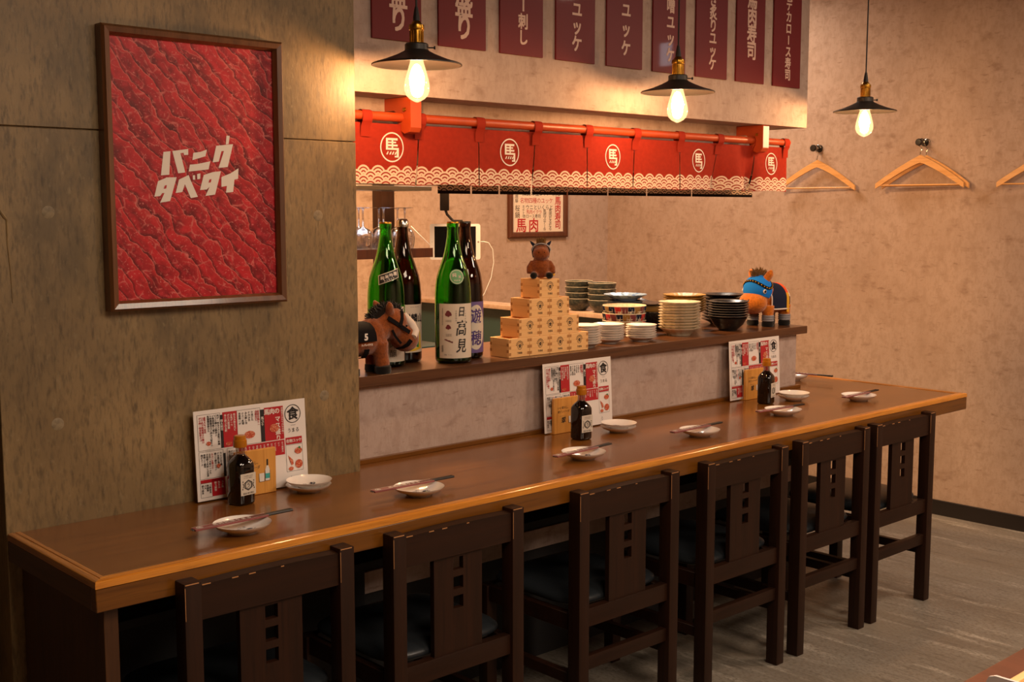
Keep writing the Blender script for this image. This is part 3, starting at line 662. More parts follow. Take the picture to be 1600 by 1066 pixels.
# ------------------------------------------------------------------ tabletop menus in wooden blocks
def make_menu():
    t = thing('tabletop_menu', '', 'menu', group='laminated menus on the counter')
    W, H = .297, .209
    obj('card', MB().box(0, W, -.0012, .0012, 0, H, .0005), m_card, t)
    F = lambda u, v: (u * W, -.0018, H * (1 - v)); F2 = lambda u, v: (u * W, -.0022, H * (1 - v)); F3 = lambda u, v: (u * W, -.0026, H * (1 - v))
    rd, bk, wt, fd, gn = flat(), flat(), flat(), flat(), flat()
    for q in ((.245, .37, .045, .44), (.615, .79, .055, .44), (.375, .79, .45, .62), (.80, .955, .435, .515), (.03, .22, .765, .80), (.125, .24, .765, .96)): rect(rd, q[0], q[1], q[3], q[2], F)
    for q in ((.222, .248, .07, .44), (.578, .615, .07, .44), (.235, .256, .50, .76)): rect(bk, q[0], q[1], q[3], q[2], F)
    def box_(a, b, c, d, mb=bk, tk=.0022):
        for q in ((a, b, c, c + tk * 1.4), (a, b, d, d + tk * 1.4), (a, a + tk, c, d), (b, b + tk, c, d)): rect(mb, q[0], q[1], q[3], q[2], F)
    for q in ((.028, .222, .045, .44), (.37, .578, .045, .44), (.028, .235, .455, .755), (.27, .372, .455, .755), (.028, .125, .80, .96), (.80, .955, .52, .83)): box_(*q)
    rr = random.Random(5); kana = '馬肉刺身盛合炙寿司生桜鍋赤霜降特上カルビたてがみロースレバーユッケのり玉子酒梅大根'
    def cols(mb, u0, u1, v0, v1, n, s, F=F2):
        for i in range(n):
            u = u0 + (u1 - u0) * (i + .5) / n; m = int((v1 - v0) * H / s / .95 * rr.uniform(.55, 1.0))
            for j in range(m): put(mb, rr.choice(kana), u * W, (H - (v0 * H + (j + .5) * s * .95)), s, lambda a, b: (a, F(0, 0)[1], b), bold=.02, res=1)
    cols(rd, .04, .10, .07, .40, 3, .0058); cols(bk, .11, .215, .06, .43, 5, .0058); cols(bk, .38, .52, .07, .26, 5, .0062); cols(rd, .53, .57, .07, .26, 2, .0066)
    cols(bk, .04, .13, .48, .74, 4, .0056); cols(rd, .13, .15, .48, .74, 1, .0056); cols(bk, .155, .225, .48, .70, 3, .0056); cols(bk, .28, .36, .48, .74, 4, .0054); cols(bk, .035, .12, .82, .94, 4, .0056)
    cols(wt, .255, .36, .07, .30, 4, .0062); cols(wt, .385, .785, .47, .60, 12, .0054); cols(wt, .225, .245, .12, .25, 1, .007); cols(wt, .582, .61, .15, .3, 1, .008); cols(wt, .14, .23, .80, .94, 3, .006); cols(wt, .77, .785, .07, .42, 1, .0058)
    G2 = lambda a, b: (a, -.0022, b)
    htext(wt, '馬肉の', .685 * W, H * .895, .0150, G2, .95, bold=.03); vtext(wt, 'マス盛り', .735 * W, H * .80, .0150, G2, 1.02, bold=.03)
    htext(wt, '名物ユッケ', .878 * W, H * .525, .0092, G2, .95, bold=.03)
    ring(bk, .878 * W, H * .838, .0225, .0207, G2, 40); put(bk, '食', .878 * W, H * .842, .033, G2, bold=.03, res=3)
    htext(bk, 'うまる', .878 * W, H * .648, .0118, G2, .95, bold=.012)
    htext(bk, 'UMARU', .878 * W, H * .705, .003, G2, .9)
    G3 = lambda a, b: (a, -.0026, b)
    for (u, v, r, ey) in ((.70, .30, .0125, .8), (.475, .335, .0145, .62), (.115, .37, .006, .8), (.915, .60, .0105, .75), (.915, .755, .0105, 1.0), (.84, .80, .007, .7), (.19, .63, .005, 1), (.29, .40, .008, .5)): disc(fd, u * W, H * (1 - v), r, G3, 18, ey)
    fd.add([G3(.815 * W, H * .36), G3(.86 * W, H * .30), G3(.865 * W, H * .25), G3(.845 * W, H * .19 + .01)], [(0, 1, 2, 3)])
    disc(gn, .925 * W, H * .435, .0032, lambda a, b: (a, -.003, b), 8, .9)
    ring(bk, .84 * W, H * .085, .0035, .0028, G2, 4, 1.8)
    for nm, mb, m in (('red_print', rd, m_red), ('black_print', bk, m_black), ('white_print', wt, m_white), ('dish_pictures', fd, m_foodr), ('garnish_print', gn, m_green)): obj(nm, mb, m, t, smooth=False)
    return t
def make_holder():
    t = thing('menu_holder', '', 'holder', group='wooden menu blocks on the counter')
    W, H = .108, .108
    obj('front_board', MB().box(0, W, 0, .010, 0, H, .0012), m_holder, t)
    obj('back_board', MB().box(0, W, .022, .030, 0, .03, .001), m_holder, t)
    obj('foot', MB().box(0, W, .010, .022, 0, .0035), m_holder, t)
    bk = flat(); F = lambda u, v: (u, -.0006, v)
    htext(bk, 'いと惺々し、', .040, .078, .0092, F, .92, rot=.06, shear=.1); htext(bk, '翠ジンソーダ', .040, .066, .0092, F, .9, rot=.06, shear=.1)
    put(bk, '翠', .040, .040, .020, F, bold=.02, rot=.12, shear=.15); htext(bk, 'JAPANESEGIN', .036, .053, .0032, F, .8)
    F4 = lambda u, v: (u, -.0008, v); tl, bo = flat(), flat()
    rect(bo, .078, .0905, .031, .056, F); bo.add([F(.078, .056), F(.0905, .056), F(.0868, .067), F(.0817, .067)], [(0, 1, 2, 3)]); bo.add([F(.063, .030), F(.075, .030), F(.0765, .050), F(.0615, .050)], [(0, 1, 2, 3)])
    rect(bk, .0822, .0863, .067, .082, F)
    for q in ((.0775, .0783, .030, .056), (.0902, .091, .030, .056), (.0775, .091, .030, .0306), (.061, .0618, .030, .050), (.0755, .0763, .030, .050), (.061, .0763, .0295, .0302)): rect(bk, *q, F4)
    rect(tl, .0785, .0900, .036, .048, F4)
    obj('black_print', bk, m_black, t, smooth=False); obj('bottle_print', bo, m_white, t, smooth=False); obj('teal_label_print', tl, mat('teal_print', '#3ca8a4', .5), t, smooth=False)
    return t
def make_soy():
    t = thing('soy_sauce_bottle', '', 'bottle', group='soy sauce bottles on the counter')
    def sq(z, h, e=.32, n=40):
        out = []
        for k in range(n):
            a = 2 * PI * k / n; c, s = math.cos(a), math.sin(a)
            q = (abs(c) ** (2 / (2 / e)) if 0 else 1) / ((abs(c) ** (1 / e * 1.2) + abs(s) ** (1 / e * 1.2)) ** (e / 1.2))
            out.append((h * q * c, h * q * s, z))
        return out
    lv = [(.000, .020), (.0015, .0245), (.006, .0262), (.086, .0262), (.094, .0255), (.101, .0225), (.107, .018), (.112, .0135), (.115, .0115)]
    mb = MB(); n = 40; vs = []
    for i, (z, h) in enumerate(lv): vs += sq(z, h, .32 if i < 5 else .32 + .1 * (i - 4))
    fs = [(i * n + k, i * n + (k + 1) % n, (i + 1) * n + (k + 1) % n, (i + 1) * n + k) for i in range(len(lv) - 1) for k in range(n)] + [tuple(range(n))[::-1], tuple((len(lv) - 1) * n + k for k in range(n))]
    mb.add(vs, fs); obj('body', mb, m_soy, t, ang=60)
    obj('neck', MB().lathe([(.0115, .115), (.0108, .120), (.0108, .130), (.0125, .131), (.0125, .133), (.0, .133)], 24), m_neck, t)
    cp = obj('cap', MB().lathe([(0, .132), (.0150, .132), (.0158, .134), (.0155, .148), (.0140, .149), (.0136, .157), (.0120, .1585), (0, .1585)], 28), m_cap, t)
    lb = MB(); 
    lb.box(-.0212, .0212, -.0270, -.0263, .024, .074, .0002); obj('label', lb, m_label, t)
    bk = flat(); F = lambda u, v: (u, -.0274, v)
    ring(bk, 0, .047, .0125, .0098, F, 6, 1.0, PI / 6, PI / 6 + 2 * PI); ring(bk, 0, .047, .0088, .0078, F, 6, 1.0, PI / 6, PI / 6 + 2 * PI)
    put(bk, 'う', 0, .047, .0115, F, bold=.02)
    for s in (-1, 1):
        ring(bk, s * .0155, .047, .0035, .0018, F, 10, 1.6, PI / 2 if s > 0 else -PI / 2, 3 * PI / 2 if s > 0 else PI / 2)
        disc(bk, s * .015, .056, .0016, F, 8); disc(bk, s * .016, .039, .0016, F, 8)
    htext(bk, 'YAMASHO', 0, .0685, .0042, F, .85); htext(bk, 'KISHIBORI', 0, .0640, .0034, F, .8); htext(bk, '醤油の香り蔵元', 0, .0285, .0048, F, .9)
    obj('label_print', bk, m_black, t, smooth=False)
    return t
MN = make_menu(); HO = make_holder(); SO = make_soy()
ml = [('laminated red and white menu leaning on the concrete pier', 'honey wood menu block printed with a gin soda bottle, by the concrete pier', 'dark soy sauce bottle with amber cap in front of the left menu', (1.262, 2.443, .7035), 1.352, (1.3385, 2.380)),
      ('laminated red and white menu at the middle of the low pink-grey wall', 'honey wood menu block in front of the middle menu', 'dark soy sauce bottle with amber cap in front of the middle menu', (2.428, 2.505, .7035), 2.452, (2.4655, 2.390)),
      ('laminated red and white menu near the right end of the low wall', 'honey wood menu block in front of the right menu', 'dark soy sauce bottle with amber cap near the right end of the counter', (3.332, 2.505, .7035), 3.40, (3.402, 2.405))]
for k, (a, b, c, lm, hx, ls) in enumerate(ml):
    o = MN if k == 0 else dup(MN); o.location = lm; o['label'] = a; o.rotation_euler = (R(-3.0), 0, 0)
    o = HO if k == 0 else dup(HO); o.location = (hx, lm[1] - .029 - (.0, .0, .0)[k], ZT + .0002); o['label'] = b
    o.location[1] = lm[1] - .0155
    o.location[1] = lm[1] - .0155
    o = SO if k == 0 else dup(SO); o.location = (ls[0], ls[1], ZT + .0002); o.rotation_euler = (0, 0, R((8, -4, 14)[k])); o['label'] = c
    if k: o.location = (ls[0], ls[1], ZT + .0002)

# ------------------------------------------------------------------ small dishes
def dish_mb(r, h, foot, th=.0032, sy=1.0):
    pr = [(0, .0045), (foot * .55, .0045), (foot * .8, .0052), (r * .82, h * .60), (r * .96, h * .9), (r, h), (r * .985, h - .0014), (r * .88, h * .60), (foot * 1.1, .0045), (foot, .0), (foot - .003, 0), (foot - .004, .002), (0, .002)]
    return MB().lathe(pr, 48, sy=sy)
def make_dish(nm, grp):
    t = thing(nm, '', 'plate', group=grp)
    obj('bowl', dish_mb(.0605, .021, .030), m_porc, t, ang=50)
    bk = flat(); F = lambda u, v: (u, v, .0066)
    for k in range(6):
        a = R(20 + 22 * k); ring(bk, -.002 + .004 * k, -.004, .010 + .0025 * k, .0085 + .0025 * k, F, 14, .7, R(200), R(340))
    disc(bk, .012, -.008, .006, F, 14, .6); disc(bk, -.012, -.002, .0045, F, 10, .8)
    htext(bk, 'うま', .004, .010, .012, F, .9)
    obj('printed_pattern', bk, m_felt_n, t, smooth=False)
    return t
DS = make_dish('small_dish', 'small white dishes at the place settings')
dd = [((1.2165, 2.162), 'small white printed dish at the place setting nearest the camera, below the left menu'), ((1.690, 2.170), 'small white printed dish second from the left, right of the concrete pier'), ((2.272, 2.192), 'small white printed dish in front of the middle soy sauce bottle'),
      ((2.760, 2.184), 'small white printed dish fourth from the left, right of the middle menu'), ((3.250, 2.228), 'small white printed dish in front of the right soy sauce bottle'), ((3.700, 2.222), 'small white printed dish at the right end of the counter'),
      ((3.955, 2.672), 'small white printed dish half hidden beyond the end of the low wall')]
for k, (p, lb) in enumerate(dd):
    o = DS if k == 0 else dup(DS); o.location = (*p, ZT + .0003); o.rotation_euler = (0, 0, R(25 * k)); o['label'] = lb
# spare pairs beside the menus
sp_ = [((1.518, 2.378), 'left menu'), ((2.632, 2.394), 'middle menu'), ((3.53, 2.378), 'right menu')]
for k, (p, q) in enumerate(sp_):
    for j in range(2):
        o = dup(DS, (p[0] + .002 * j, p[1], ZT + .0003 + .0105 * j), R(70 + 40 * k)); o.name = 'spare_dish'; o['group'] = 'spare white dishes stacked beside the menus'
        o.scale = (.9, .9, .85)
        o['label'] = ('upper' if j else 'lower') + ' spare white dish of the stacked pair beside the ' + q

# chopsticks in printed paper sleeves, lying across the dishes
def make_chop(L=.235):
    t = thing('chopsticks', '', 'chopsticks', group='chopsticks at the place settings')
    obj('paper_sleeve', MB().box(-L / 2, L * .235, -.0095, .0095, -.0022, .0022, .0008), m_sleeve, t)
    for s in (-1, 1):
        mb = MB().tube([(-L / 2 - .004, s * .0035, 0), (L / 2, s * .0038, .0006)], [.0014, .0031], 8)
        obj('stick', mb, m_blackm, t)
    wt = flat(); F = lambda u, v: (u, v, .0026)
    ring(wt, -L * .44, 0, .0072, .0058, F, 20); put(wt, '食', -L * .44, 0, .010, F, rot=-PI / 2, bold=.02)
    htext(wt, '馬肉料理うまる', -L * .12, 0, .0115, F, 1.15, bold=.03, rot=0)
    rect(wt, -L / 2, L * .235, -.0094, -.0084, F); rect(wt, -L / 2, L * .235, .0084, .0094, F)
    obj('sleeve_print', wt, m_white, t, smooth=False)
    return t
CP = make_chop()
cc = [((1.1029, 2.1657), (1.3469, 2.1729), 'nearest dish, below the left menu'), ((1.5729, 2.1888), (1.8025, 2.184), 'second dish, right of the concrete pier'), ((2.1605, 2.1829), (2.3812, 2.2017), 'dish before the middle soy bottle'),
      ((2.6418, 2.1947), (2.8855, 2.1985), 'fourth dish from the left'), ((3.125, 2.238), (3.355, 2.2237), 'dish before the right soy bottle'), ((3.5958, 2.2132), (3.8152, 2.2224), 'last dish at the right end'), ((3.975, 2.752), (4.012, 2.535), 'dish beyond the end of the low wall')]
for k, (a, b, q) in enumerate(cc):
    o = CP if k == 0 else dup(CP); o.location = ((a[0] + b[0]) / 2, (a[1] + b[1]) / 2, ZT + .0240); o.rotation_euler = (0, 0, math.atan2(b[1] - a[1], b[0] - a[0])); o['label'] = 'chopsticks in a maroon sleeve lying across the ' + q

# ------------------------------------------------------------------ sake bottles
BP = [(.0, .004), (.040, .0), (.050, .003), (.0525, .010), (.0525, .170), (.0520, .200), (.0500, .225), (.0460, .248), (.0400, .268), (.0340, .285), (.0285, .301), (.0232, .322), (.0195, .343), (.0168, .362), (.0158, .376), (.0158, .384), (.0172, .386), (.0172, .398), (.0160, .400)]
def on_bottle(face, z0, off=.0006):
    """(u, v) on the bottle's skin, u = arc length from the direction `face` (radians), v = height"""
    def rad(z):
        for (r0, a), (r1, b) in zip(BP[1:], BP[2:]):
            if a <= z <= b: return r0 + (r1 - r0) * (z - a) / max(b - a, 1e-6)
        return .0525
    def fn(u, v):
        r = rad(z0 + v) + off; a = face + u / rad(z0 + v * .0 if 0 else z0 + v); return (r * math.cos(a), r * math.sin(a), z0 + v)
    return fn
def bottle(x, y, kind, face_deg, label, level, deco):
    t = thing('sake_bottle', label, 'bottle', (x, y, ZL + .0003), group='tall sake bottles on the ledge')
    g, lq = (m_bg, m_liqg) if kind == 'g' else (m_bb, m_liqb)
    inner = [(max(r - .003, 0), z + (.004 if i < 2 else 0)) for i, (r, z) in enumerate(BP[1:])]
    inner = [(0, .008)] + inner
    obj('glass', MB().lathe(BP + inner[::-1], 56), g, t, ang=60)
    lp = [(0, .0085)] + [(r - .0034, max(z, .009)) for r, z in BP[1:] if z < level] + [(np_r(level) - .0034, level), (0, level)]
    obj('sake', MB().lathe(lp, 48), lq, t, ang=50)
    obj('cap', MB().lathe([(.0176, .3965), (.0176, .400), (.0165, .4015), (0, .4017)], 28) if kind == 'g' or x > 2.2 else MB().lathe([(.0178, .386), (.0178, .402), (.013, .409), (0, .411)], 28), m_brass if kind == 'g' else m_chrome if x < 2.2 else m_blackm, t)
    deco(t, R(face_deg)); return t
def np_r(z):
    for (r0, a), (r1, b) in zip(BP[1:], BP[2:]):
        if a <= z <= b: return r0 + (r1 - r0) * (z - a) / max(b - a, 1e-6)
    return .0525
def lab(t, mbs):
    for nm, mb, m in mbs: obj(nm, mb, m, t, ang=80)
def deco_hidakami(t, f):
    F = on_bottle(f, .016, .0007); G = on_bottle(f, .016, .0012); l = MB(); rect(l, -.043, .068, 0, .155, F, 32, 2)
    bk, mr, gy = flat(), flat(), flat()
    for ch, v, z_ in zip('日高見', (.133, .086, .036), (.030, .046, .042)): put(bk, ch, .025, v, z_, G, bold=.022, shear=.10, sx=.75)
    vtext(gy, '酒造純米本醸造宮城石巻', -.031, .140, .0042, G, 1.05); vtext(gy, '日高見純米', .0085, .134, .0055, G, 1.2); vtext(gy, '平孝酒造株式会社', .0368, .134, .0045, G, 1.6)
    for cy0, a in ((.127, .010), (.089, .008)):
        for dx, dy, r in ((-.4, -.2, .5), (0, .3, .6), (.4, 0, .55), (.1, -.5, .4), (.7, -.3, .35)): disc(mr, -.014 + dx * a, cy0 + dy * a, r * a, G, 10)
    for q in range(8): rect(mr, -.025 + q * .003, -.0218 + q * .003, .052 - q * .0012, .0545 - q * .001 + (.001 if q % 3 else 0), G)
    for q in range(5): htext(gy, '平孝酒造石巻', -.013, .108 - q * .003 if q < 2 else .075 - q * .003, .0028, G, 1.0)
    for q in range(14): rect(gy, -.0345, -.0285, .018 + q * .0014, .0187 + q * .0014, G)
    htext(gy, '製造 720', -.015, .010, .004, G, .9)
    l2 = flat(); F5 = on_bottle(f + .25, .247, .0008); F6 = on_bottle(f + .25, .247, .0012); disc(l2, 0, 0, .021, F5, 28); gr = flat(); ring(gr, 0, 0, .0193, .0180, F6, 28); put(gr, '純', -.007, .005, .012, F6, bold=.02); put(gr, '米', .008, .0, .010, F6, bold=.02); htext(gr, '純米酒', 0, -.010, .006, F6)
    lab(t, (('label', l, m_label), ('ink_lettering', bk, m_black), ('maroon_print', mr, m_maroon), ('small_print', gy, m_greyp), ('neck_seal', l2, m_seal), ('seal_print', gr, m_label)))
def deco_mountain(t, f):
    F = on_bottle(f, .016, .0007); G = on_bottle(f, .016, .0012); G2 = on_bottle(f, .016, .0016); l = MB(); rect(l, -.042, .062, 0, .152, F, 32, 2); gy, bk, wt = flat(), flat(), flat()
    pts = [(-.036, .118), (-.024, .120), (-.014, .130), (-.004, .135), (.004, .138), (.012, .133), (.018, .136), (.026, .134), (.034, .124), (.030, .122), (.02, .126), (.012, .122), (.0, .128), (-.01, .124), (-.02, .117)]
    for i in range(7): gy.add([G(*pts[i]), G(*pts[i + 1]), G(*pts[13 - i]), G(*pts[14 - i])], [(0, 1, 2, 3)])
    vtext(bk, '純米吟醸', .02, .09, .022, G, 1.0); 
    l2 = MB(); F5 = on_bottle(f + .22, .252, .0008); F6 = on_bottle(f + .22, .252, .0014)
    sl = lambda u: .010 * (u / .03) - .0; l2.grid(lambda a, b: F5(-.030 + .060 * a, sl(-.030 + .06 * a) + (-.013 + .026 * b)), 16, 2)
    l3 = flat(); l3.grid(lambda a, b: F6(-.0275 + .055 * a, sl(-.0275 + .055 * a) + (-.0112 + .0224 * b)), 16, 2)
    F7 = on_bottle(f + .22, .252, .0019); w2 = flat()
    for i, c in enumerate('純米吟醸'): put(w2, c, -.018 + i * .012, sl(-.018 + i * .012) + .002, .011, F7, bold=.02)
    for i, c in enumerate('要冷蔵生詰'): put(w2, c, -.012 + i * .006, sl(-.012 + i * .006) - .0075, .004, F7)
    lab(t, (('label', l, m_label), ('mountain_print', gy, m_greyp), ('ink_lettering', bk, m_black), ('shoulder_label', l2, m_label), ('shoulder_label_ground', l3, m_black), ('shoulder_lettering', w2, m_white)))
def deco_kirin(t, f):
    F = on_bottle(f, .030, .0007); G = on_bottle(f, .030, .0012); H_ = on_bottle(f, .030, .0016); l = MB(); rect(l, -.045, .074, 0, .137, F, 32, 2); bk, gn, ye = flat(), flat(), flat()
    for i, c in enumerate('麒麟山'): put(bk, c, .012 + i * .023, .098, .027, G, bold=.03, sx=.85)
    htext(bk, 'KIRINZAN', .038, .130, .004, G, .9)
    for i, (a, q) in enumerate(((-.020, ye), (-.008, gn), (.002, ye), (.012, bk), (.020, gn), (.032, ye), (.042, gn), (.052, ye))):
        h = .030 + .022 * math.sin(i * .9 + .6)
        q.add([G(a, .016), G(a + .010, .012), G(a + .008, .03 + h * .5), G(a + .004, .024 + h)], [(0, 1, 2, 3)])
    for q in range(12): u = -.01 + q * .006; rect(ye, u, u + .0062, .010 - .006 * math.sin(q / 11 * PI), .017 - .006 * math.sin(q / 11 * PI), H_)
    lab(t, (('label', l, m_label), ('ink_lettering', bk, m_black), ('green_leaf_print', gn, m_green), ('yellow_leaf_print', ye, m_yellow)))
def deco_yuho(t, f):
    F = on_bottle(f, .018, .0007); G = on_bottle(f, .018, .0012); H_ = on_bottle(f, .018, .0017); l = MB(); rect(l, -.045, .078, 0, .150, F, 32, 2)
    cr, vi = flat(), flat(); cr.grid(lambda a, b: G(.034 + (b * .036) * math.cos(a * 2 * PI), .075 + (b * .066) * math.sin(a * 2 * PI)), 32, 3)
    for ch, v in zip('遊穂', (.108, .044)): put(vi, ch, .034, v, .046, H_, bold=.02, shear=.05, sx=.9)
    lab(t, (('label', l, m_purple), ('cream_oval', cr, m_label), ('ink_lettering', vi, m_violet)))
def deco_plain(t, f):
    F = on_bottle(f, .02, .0007); G = on_bottle(f, .02, .0012); l = MB(); rect(l, -.05, .05, 0, .15, F, 24, 2); gn = flat(); disc(gn, .035, .07, .012, G, 12, 1.6); disc(gn, .02, .03, .010, G, 12, 1.2)
    lab(t, (('label', l, m_felt_n), ('leaf_print', gn, m_green)))
bottle(1.968, 2.668, 'g', -128, 'green sake bottle with a mountain label, behind the brown plush horse', .155, deco_mountain)
bottle(2.064, 2.716, 'b', -130, 'brown sake bottle with green and yellow leaf label, second from the left', .22, deco_kirin)
bottle(2.160, 2.607, 'g', -130, 'green sake bottle with 日高見 label, standing in front right of the group', .170, deco_hidakami)
bottle(2.254, 2.664, 'b', -130, 'brown sake bottle with purple 遊穂 label, next to the wooden boxes', .22, deco_yuho)
bottle(1.822, 2.76, 'b', -110, 'dark sake bottle almost hidden behind the concrete pier, blue label edge showing', .2, deco_plain)

# ------------------------------------------------------------------ masu boxes
def make_masu():
    t = thing('masu_box', '', 'box', group='pyramid of wooden sake boxes')
    S, H, T = .0835, .0565, .009
    obj('front_board', MB().box(0, S, 0, T, 0, H, .0006), m_masu, t); obj('back_board', MB().box(0, S, S - T, S, 0, H, .0006), m_masu, t)
    obj('side_board', MB().box(0, T, T, S - T, 0, H, .0004), m_masuy, t); obj('side_board', MB().box(S - T, S, T, S - T, 0, H, .0004), m_masuy, t)
    obj('bottom_board', MB().box(T, S - T, T, S - T, .002, .009), m_masuy, t)
    fg = flat()
    for z in (.006, .025, .044):
        for x0 in (.0002, S - T): rect(fg, x0, x0 + T - .0004, z, z + .0085, lambda u, v: (u, -.0004, v))
        rect(fg, .0002, T + .0, z + .009, z + .0175, lambda u, v: (-.0004, u, v)) if z < .044 else None
        rect(fg, S - T, S - .0002, z + .009, z + .0175, lambda u, v: (-.0004, u, v)) if z < .044 else None
    obj('finger_joints', fg, m_masud, t, smooth=False)
    bk = flat(); F = lambda u, v: (u, -.0005, v); c, h = S / 2 + .002, .033
    ring(bk, c, h, .0095, .0084, F, 24, 1.15); put(bk, '食', c, h, .0125, F, bold=.02)
    for k in range(9):
        a = R(15 + k * 18.75); disc(bk, c + .0135 * math.cos(a), h + .0155 * math.sin(a) - .001, .0017, F, 7)
    htext(bk, 'うまる', c, .0125, .0072, F, .95, bold=.04)
    obj('brand_mark', bk, m_black, t, smooth=False)
    return t
MS = make_masu(); first = True
rows = ['bottom', 'second', 'third', 'top']; pos = ['leftmost', 'second', 'third', 'rightmost']
for r in range(4):
    n = 4 - r
    for c in range(n):
        o = MS if first else dup(MS); first = False
        o.location = (2.330 + r * .0425 + c * .0843, 2.5565 + .001 * r, ZL + .0005 + r * .0568)
        if n == 1: lb = 'pale wooden sake box alone at the top of the pyramid, plush horse on it'
        else:
            pn = {2: ['left', 'right'], 3: ['left', 'middle', 'right'], 4: ['leftmost', 'second from left', 'third from left', 'rightmost']}[n][c]
            lb = 'pale wooden sake box, %s in the %s row of the pyramid' % (pn, ['bottom', 'second', 'third'][r])
        o['label'] = lb

# ------------------------------------------------------------------ crockery stacks on the ledge
ORD = ['topmost', 'second from the top', 'third from the top', 'fourth from the top', 'fifth from the top', 'sixth from the top', 'seventh from the top', 'eighth from the top', 'ninth from the top', 'tenth from the top', 'eleventh from the top', 'twelfth from the top']
def stack(name, proto, x, y, z, n, step, what, where, cat, group):
    for k in range(n):
        o = proto if (k == 0 and not proto.get('used')) else dup(proto)
        proto['used'] = 1
        o.location = (x + random.uniform(-.0012, .0012), y + random.uniform(-.0012, .0012), z + k * step)
        o.rotation_euler = (0, 0, 0 if 'scalloped' in name or 'ochre' in name else random.uniform(0, 6)); o['label'] = '%s, %s of %s' % (what, ORD[n - 1 - k], where); o['group'] = group; o['category'] = cat
    return o
def proto(name, mb, m, rimmb=None, rimm=None, extra=None):
    t = thing(name, '', 'plate'); obj('body', mb, m, t, ang=50)
    if rimmb: obj('rim', rimmb, rimm, t)
    return t
def plate_prof(r, h, foot, th=.0026, depth=.6):
    return [(0, .006), (foot * .9, .006), (r * .66, h * .46), (r * .86, h * .82), (r, h), (r - .0008, h - th * .9), (r * .86, h * .82 - th), (r * .66, h * .46 - th), (foot + .002, .003), (foot, 0), (foot - .003, 0), (foot - .004, .003), (0, .003)]
P1 = proto('side_plate', MB().lathe(plate_prof(.052, .0165, .028), 40), m_porc)
ZS = ZL + .0004
stack('side_plate', P1, 2.712, 2.612, ZS, 8, .0078, 'small white side plate', 'the left small stack', 'plate', 'small white side plates')
stack('side_plate', P1, 2.850, 2.640, ZS, 7, .0078, 'small white side plate', 'the middle small stack', 'plate', 'small white side plates')
stack('side_plate', P1, 2.972, 2.606, ZS, 6, .0078, 'small white side plate', 'the right small stack', 'plate', 'small white side plates')
P2 = proto('scalloped_plate', MB().lathe(plate_prof(.073, .028, .038), 72, wave=(.018, 14, 2, 8)), m_cream)
stack('scalloped_plate', P2, 3.212, 2.640, ZS, 10, .0100, 'large cream scalloped plate', 'the tall cream stack', 'plate', 'cream scalloped plates')
P2b = proto('scalloped_plate', MB().lathe(plate_prof(.065, .026, .035), 72, wave=(.018, 14, 2, 8)), m_cream)
stack('scalloped_plate', P2b, 3.335, 2.730, ZS, 7, .0095, 'cream plate', 'the stack behind the tall cream one', 'plate', 'cream plates under the ochre ones')
P3 = proto('ochre_plate', MB().lathe(plate_prof(.080, .024, .045), 84, wave=(.02, 24, 2, 8)), m_goldw)
stack('ochre_plate', P3, 3.482, 2.838, ZS + .04, 7, .0092, 'ochre fluted plate', 'the ochre stack', 'plate', 'ochre fluted plates')
P3b = thing('ochre_stack_base', '', 'bowl'); obj('body', MB().lathe(plate_prof(.062, .040, .034), 48), m_cream, P3b); P3b.location = (3.482, 2.838, ZS); P3b['label'] = 'cream bowl carrying the ochre fluted plates'
P3b.name = 'cream_bowl'
P4 = proto('black_plate', MB().lathe(plate_prof(.0725, .024, .036), 56), m_blackw, MB().lathe([(.0722, .0236), (.0731, .0245), (.0722, .025), (.0714, .0242), (.0722, .0236)], 56), m_greyp)
stack('black_plate', P4, 3.470, 2.625, ZS + .030, 7, .0088, 'black speckled plate', 'the front black stack', 'plate', 'black plates in the front stack')
P4b = thing('black_bowl', 'deep black bowl at the foot of the front black stack', 'bowl', (3.470, 2.625, ZS)); obj('body', MB().lathe([(0, .006), (.03, .006), (.056, .026), (.068, .046), (.0672, .0465), (.058, .030), (.054, .022), (.034, .004), (.032, 0), (.028, 0), (0, .003)], 48), m_blackw, P4b)
P4c = proto('black_dish', MB().lathe(plate_prof(.080, .020, .045), 56), m_blackw)
stack('black_dish', P4c, 3.665, 2.800, ZS, 9, .0118, 'wide black plate', 'the rear black stack', 'plate', 'wide black plates in the rear stack')
# patterned bowls: coloured blocks painted round the outside
def imari():
    t = thing('patterned_bowl', '', 'bowl'); pr = [(0, .006), (.040, .006), (.066, .016), (.074, .034), (.0765, .052), (.0755, .0525), (.0725, .036), (.062, .012), (.044, .003), (.042, 0), (.038, 0), (0, .002)]
    obj('body', MB().lathe(pr, 64, wave=(.012, 12, 2, 7)), m_cream, t)
    bands = {0: m_maroon, 1: m_felt_n, 2: m_red, 3: m_felt_n, 4: m_gold}
    mbs = {}
    def F(u, v):
        z = .018 + v * .032; r = .0635 + .0125 * (1 - (1 - v) ** 2) + .0014; r *= 1 + .012 * math.cos(12 * u) * min(1, v * 2); return (r * math.cos(u), r * math.sin(u), z)
    for k in range(20):
        c = [0, 1, 2, 3, 4, 1, 2, 0, 3, 4][k % 10]; a0 = k * PI / 10
        mb = mbs.setdefault(c, MB()); mb.grid(lambda a, b: F(a0 + a * PI / 10 * .96, b), 4, 3)
    for c, mb in mbs.items(): obj('painted_block', mb, bands[c], t)
    wt = MB()
    for k in range(40):
        a0 = k * PI / 20; q = [F(a0 + .03 + .02 * s, .5 + .36 * d) for s, d in ((-1, 0), (0, -1), (1, 0), (0, 1))] if k % 3 else [F(a0 + .01, .1), F(a0 + .02, .1), F(a0 + .12, .9), F(a0 + .11, .9)]
        q = [(x * 1.008, y * 1.008, z) for x, y, z in q]; wt.add(q, [(0, 1, 2, 3)])
    obj('white_lattice', wt, m_rim, t, smooth=False); return t
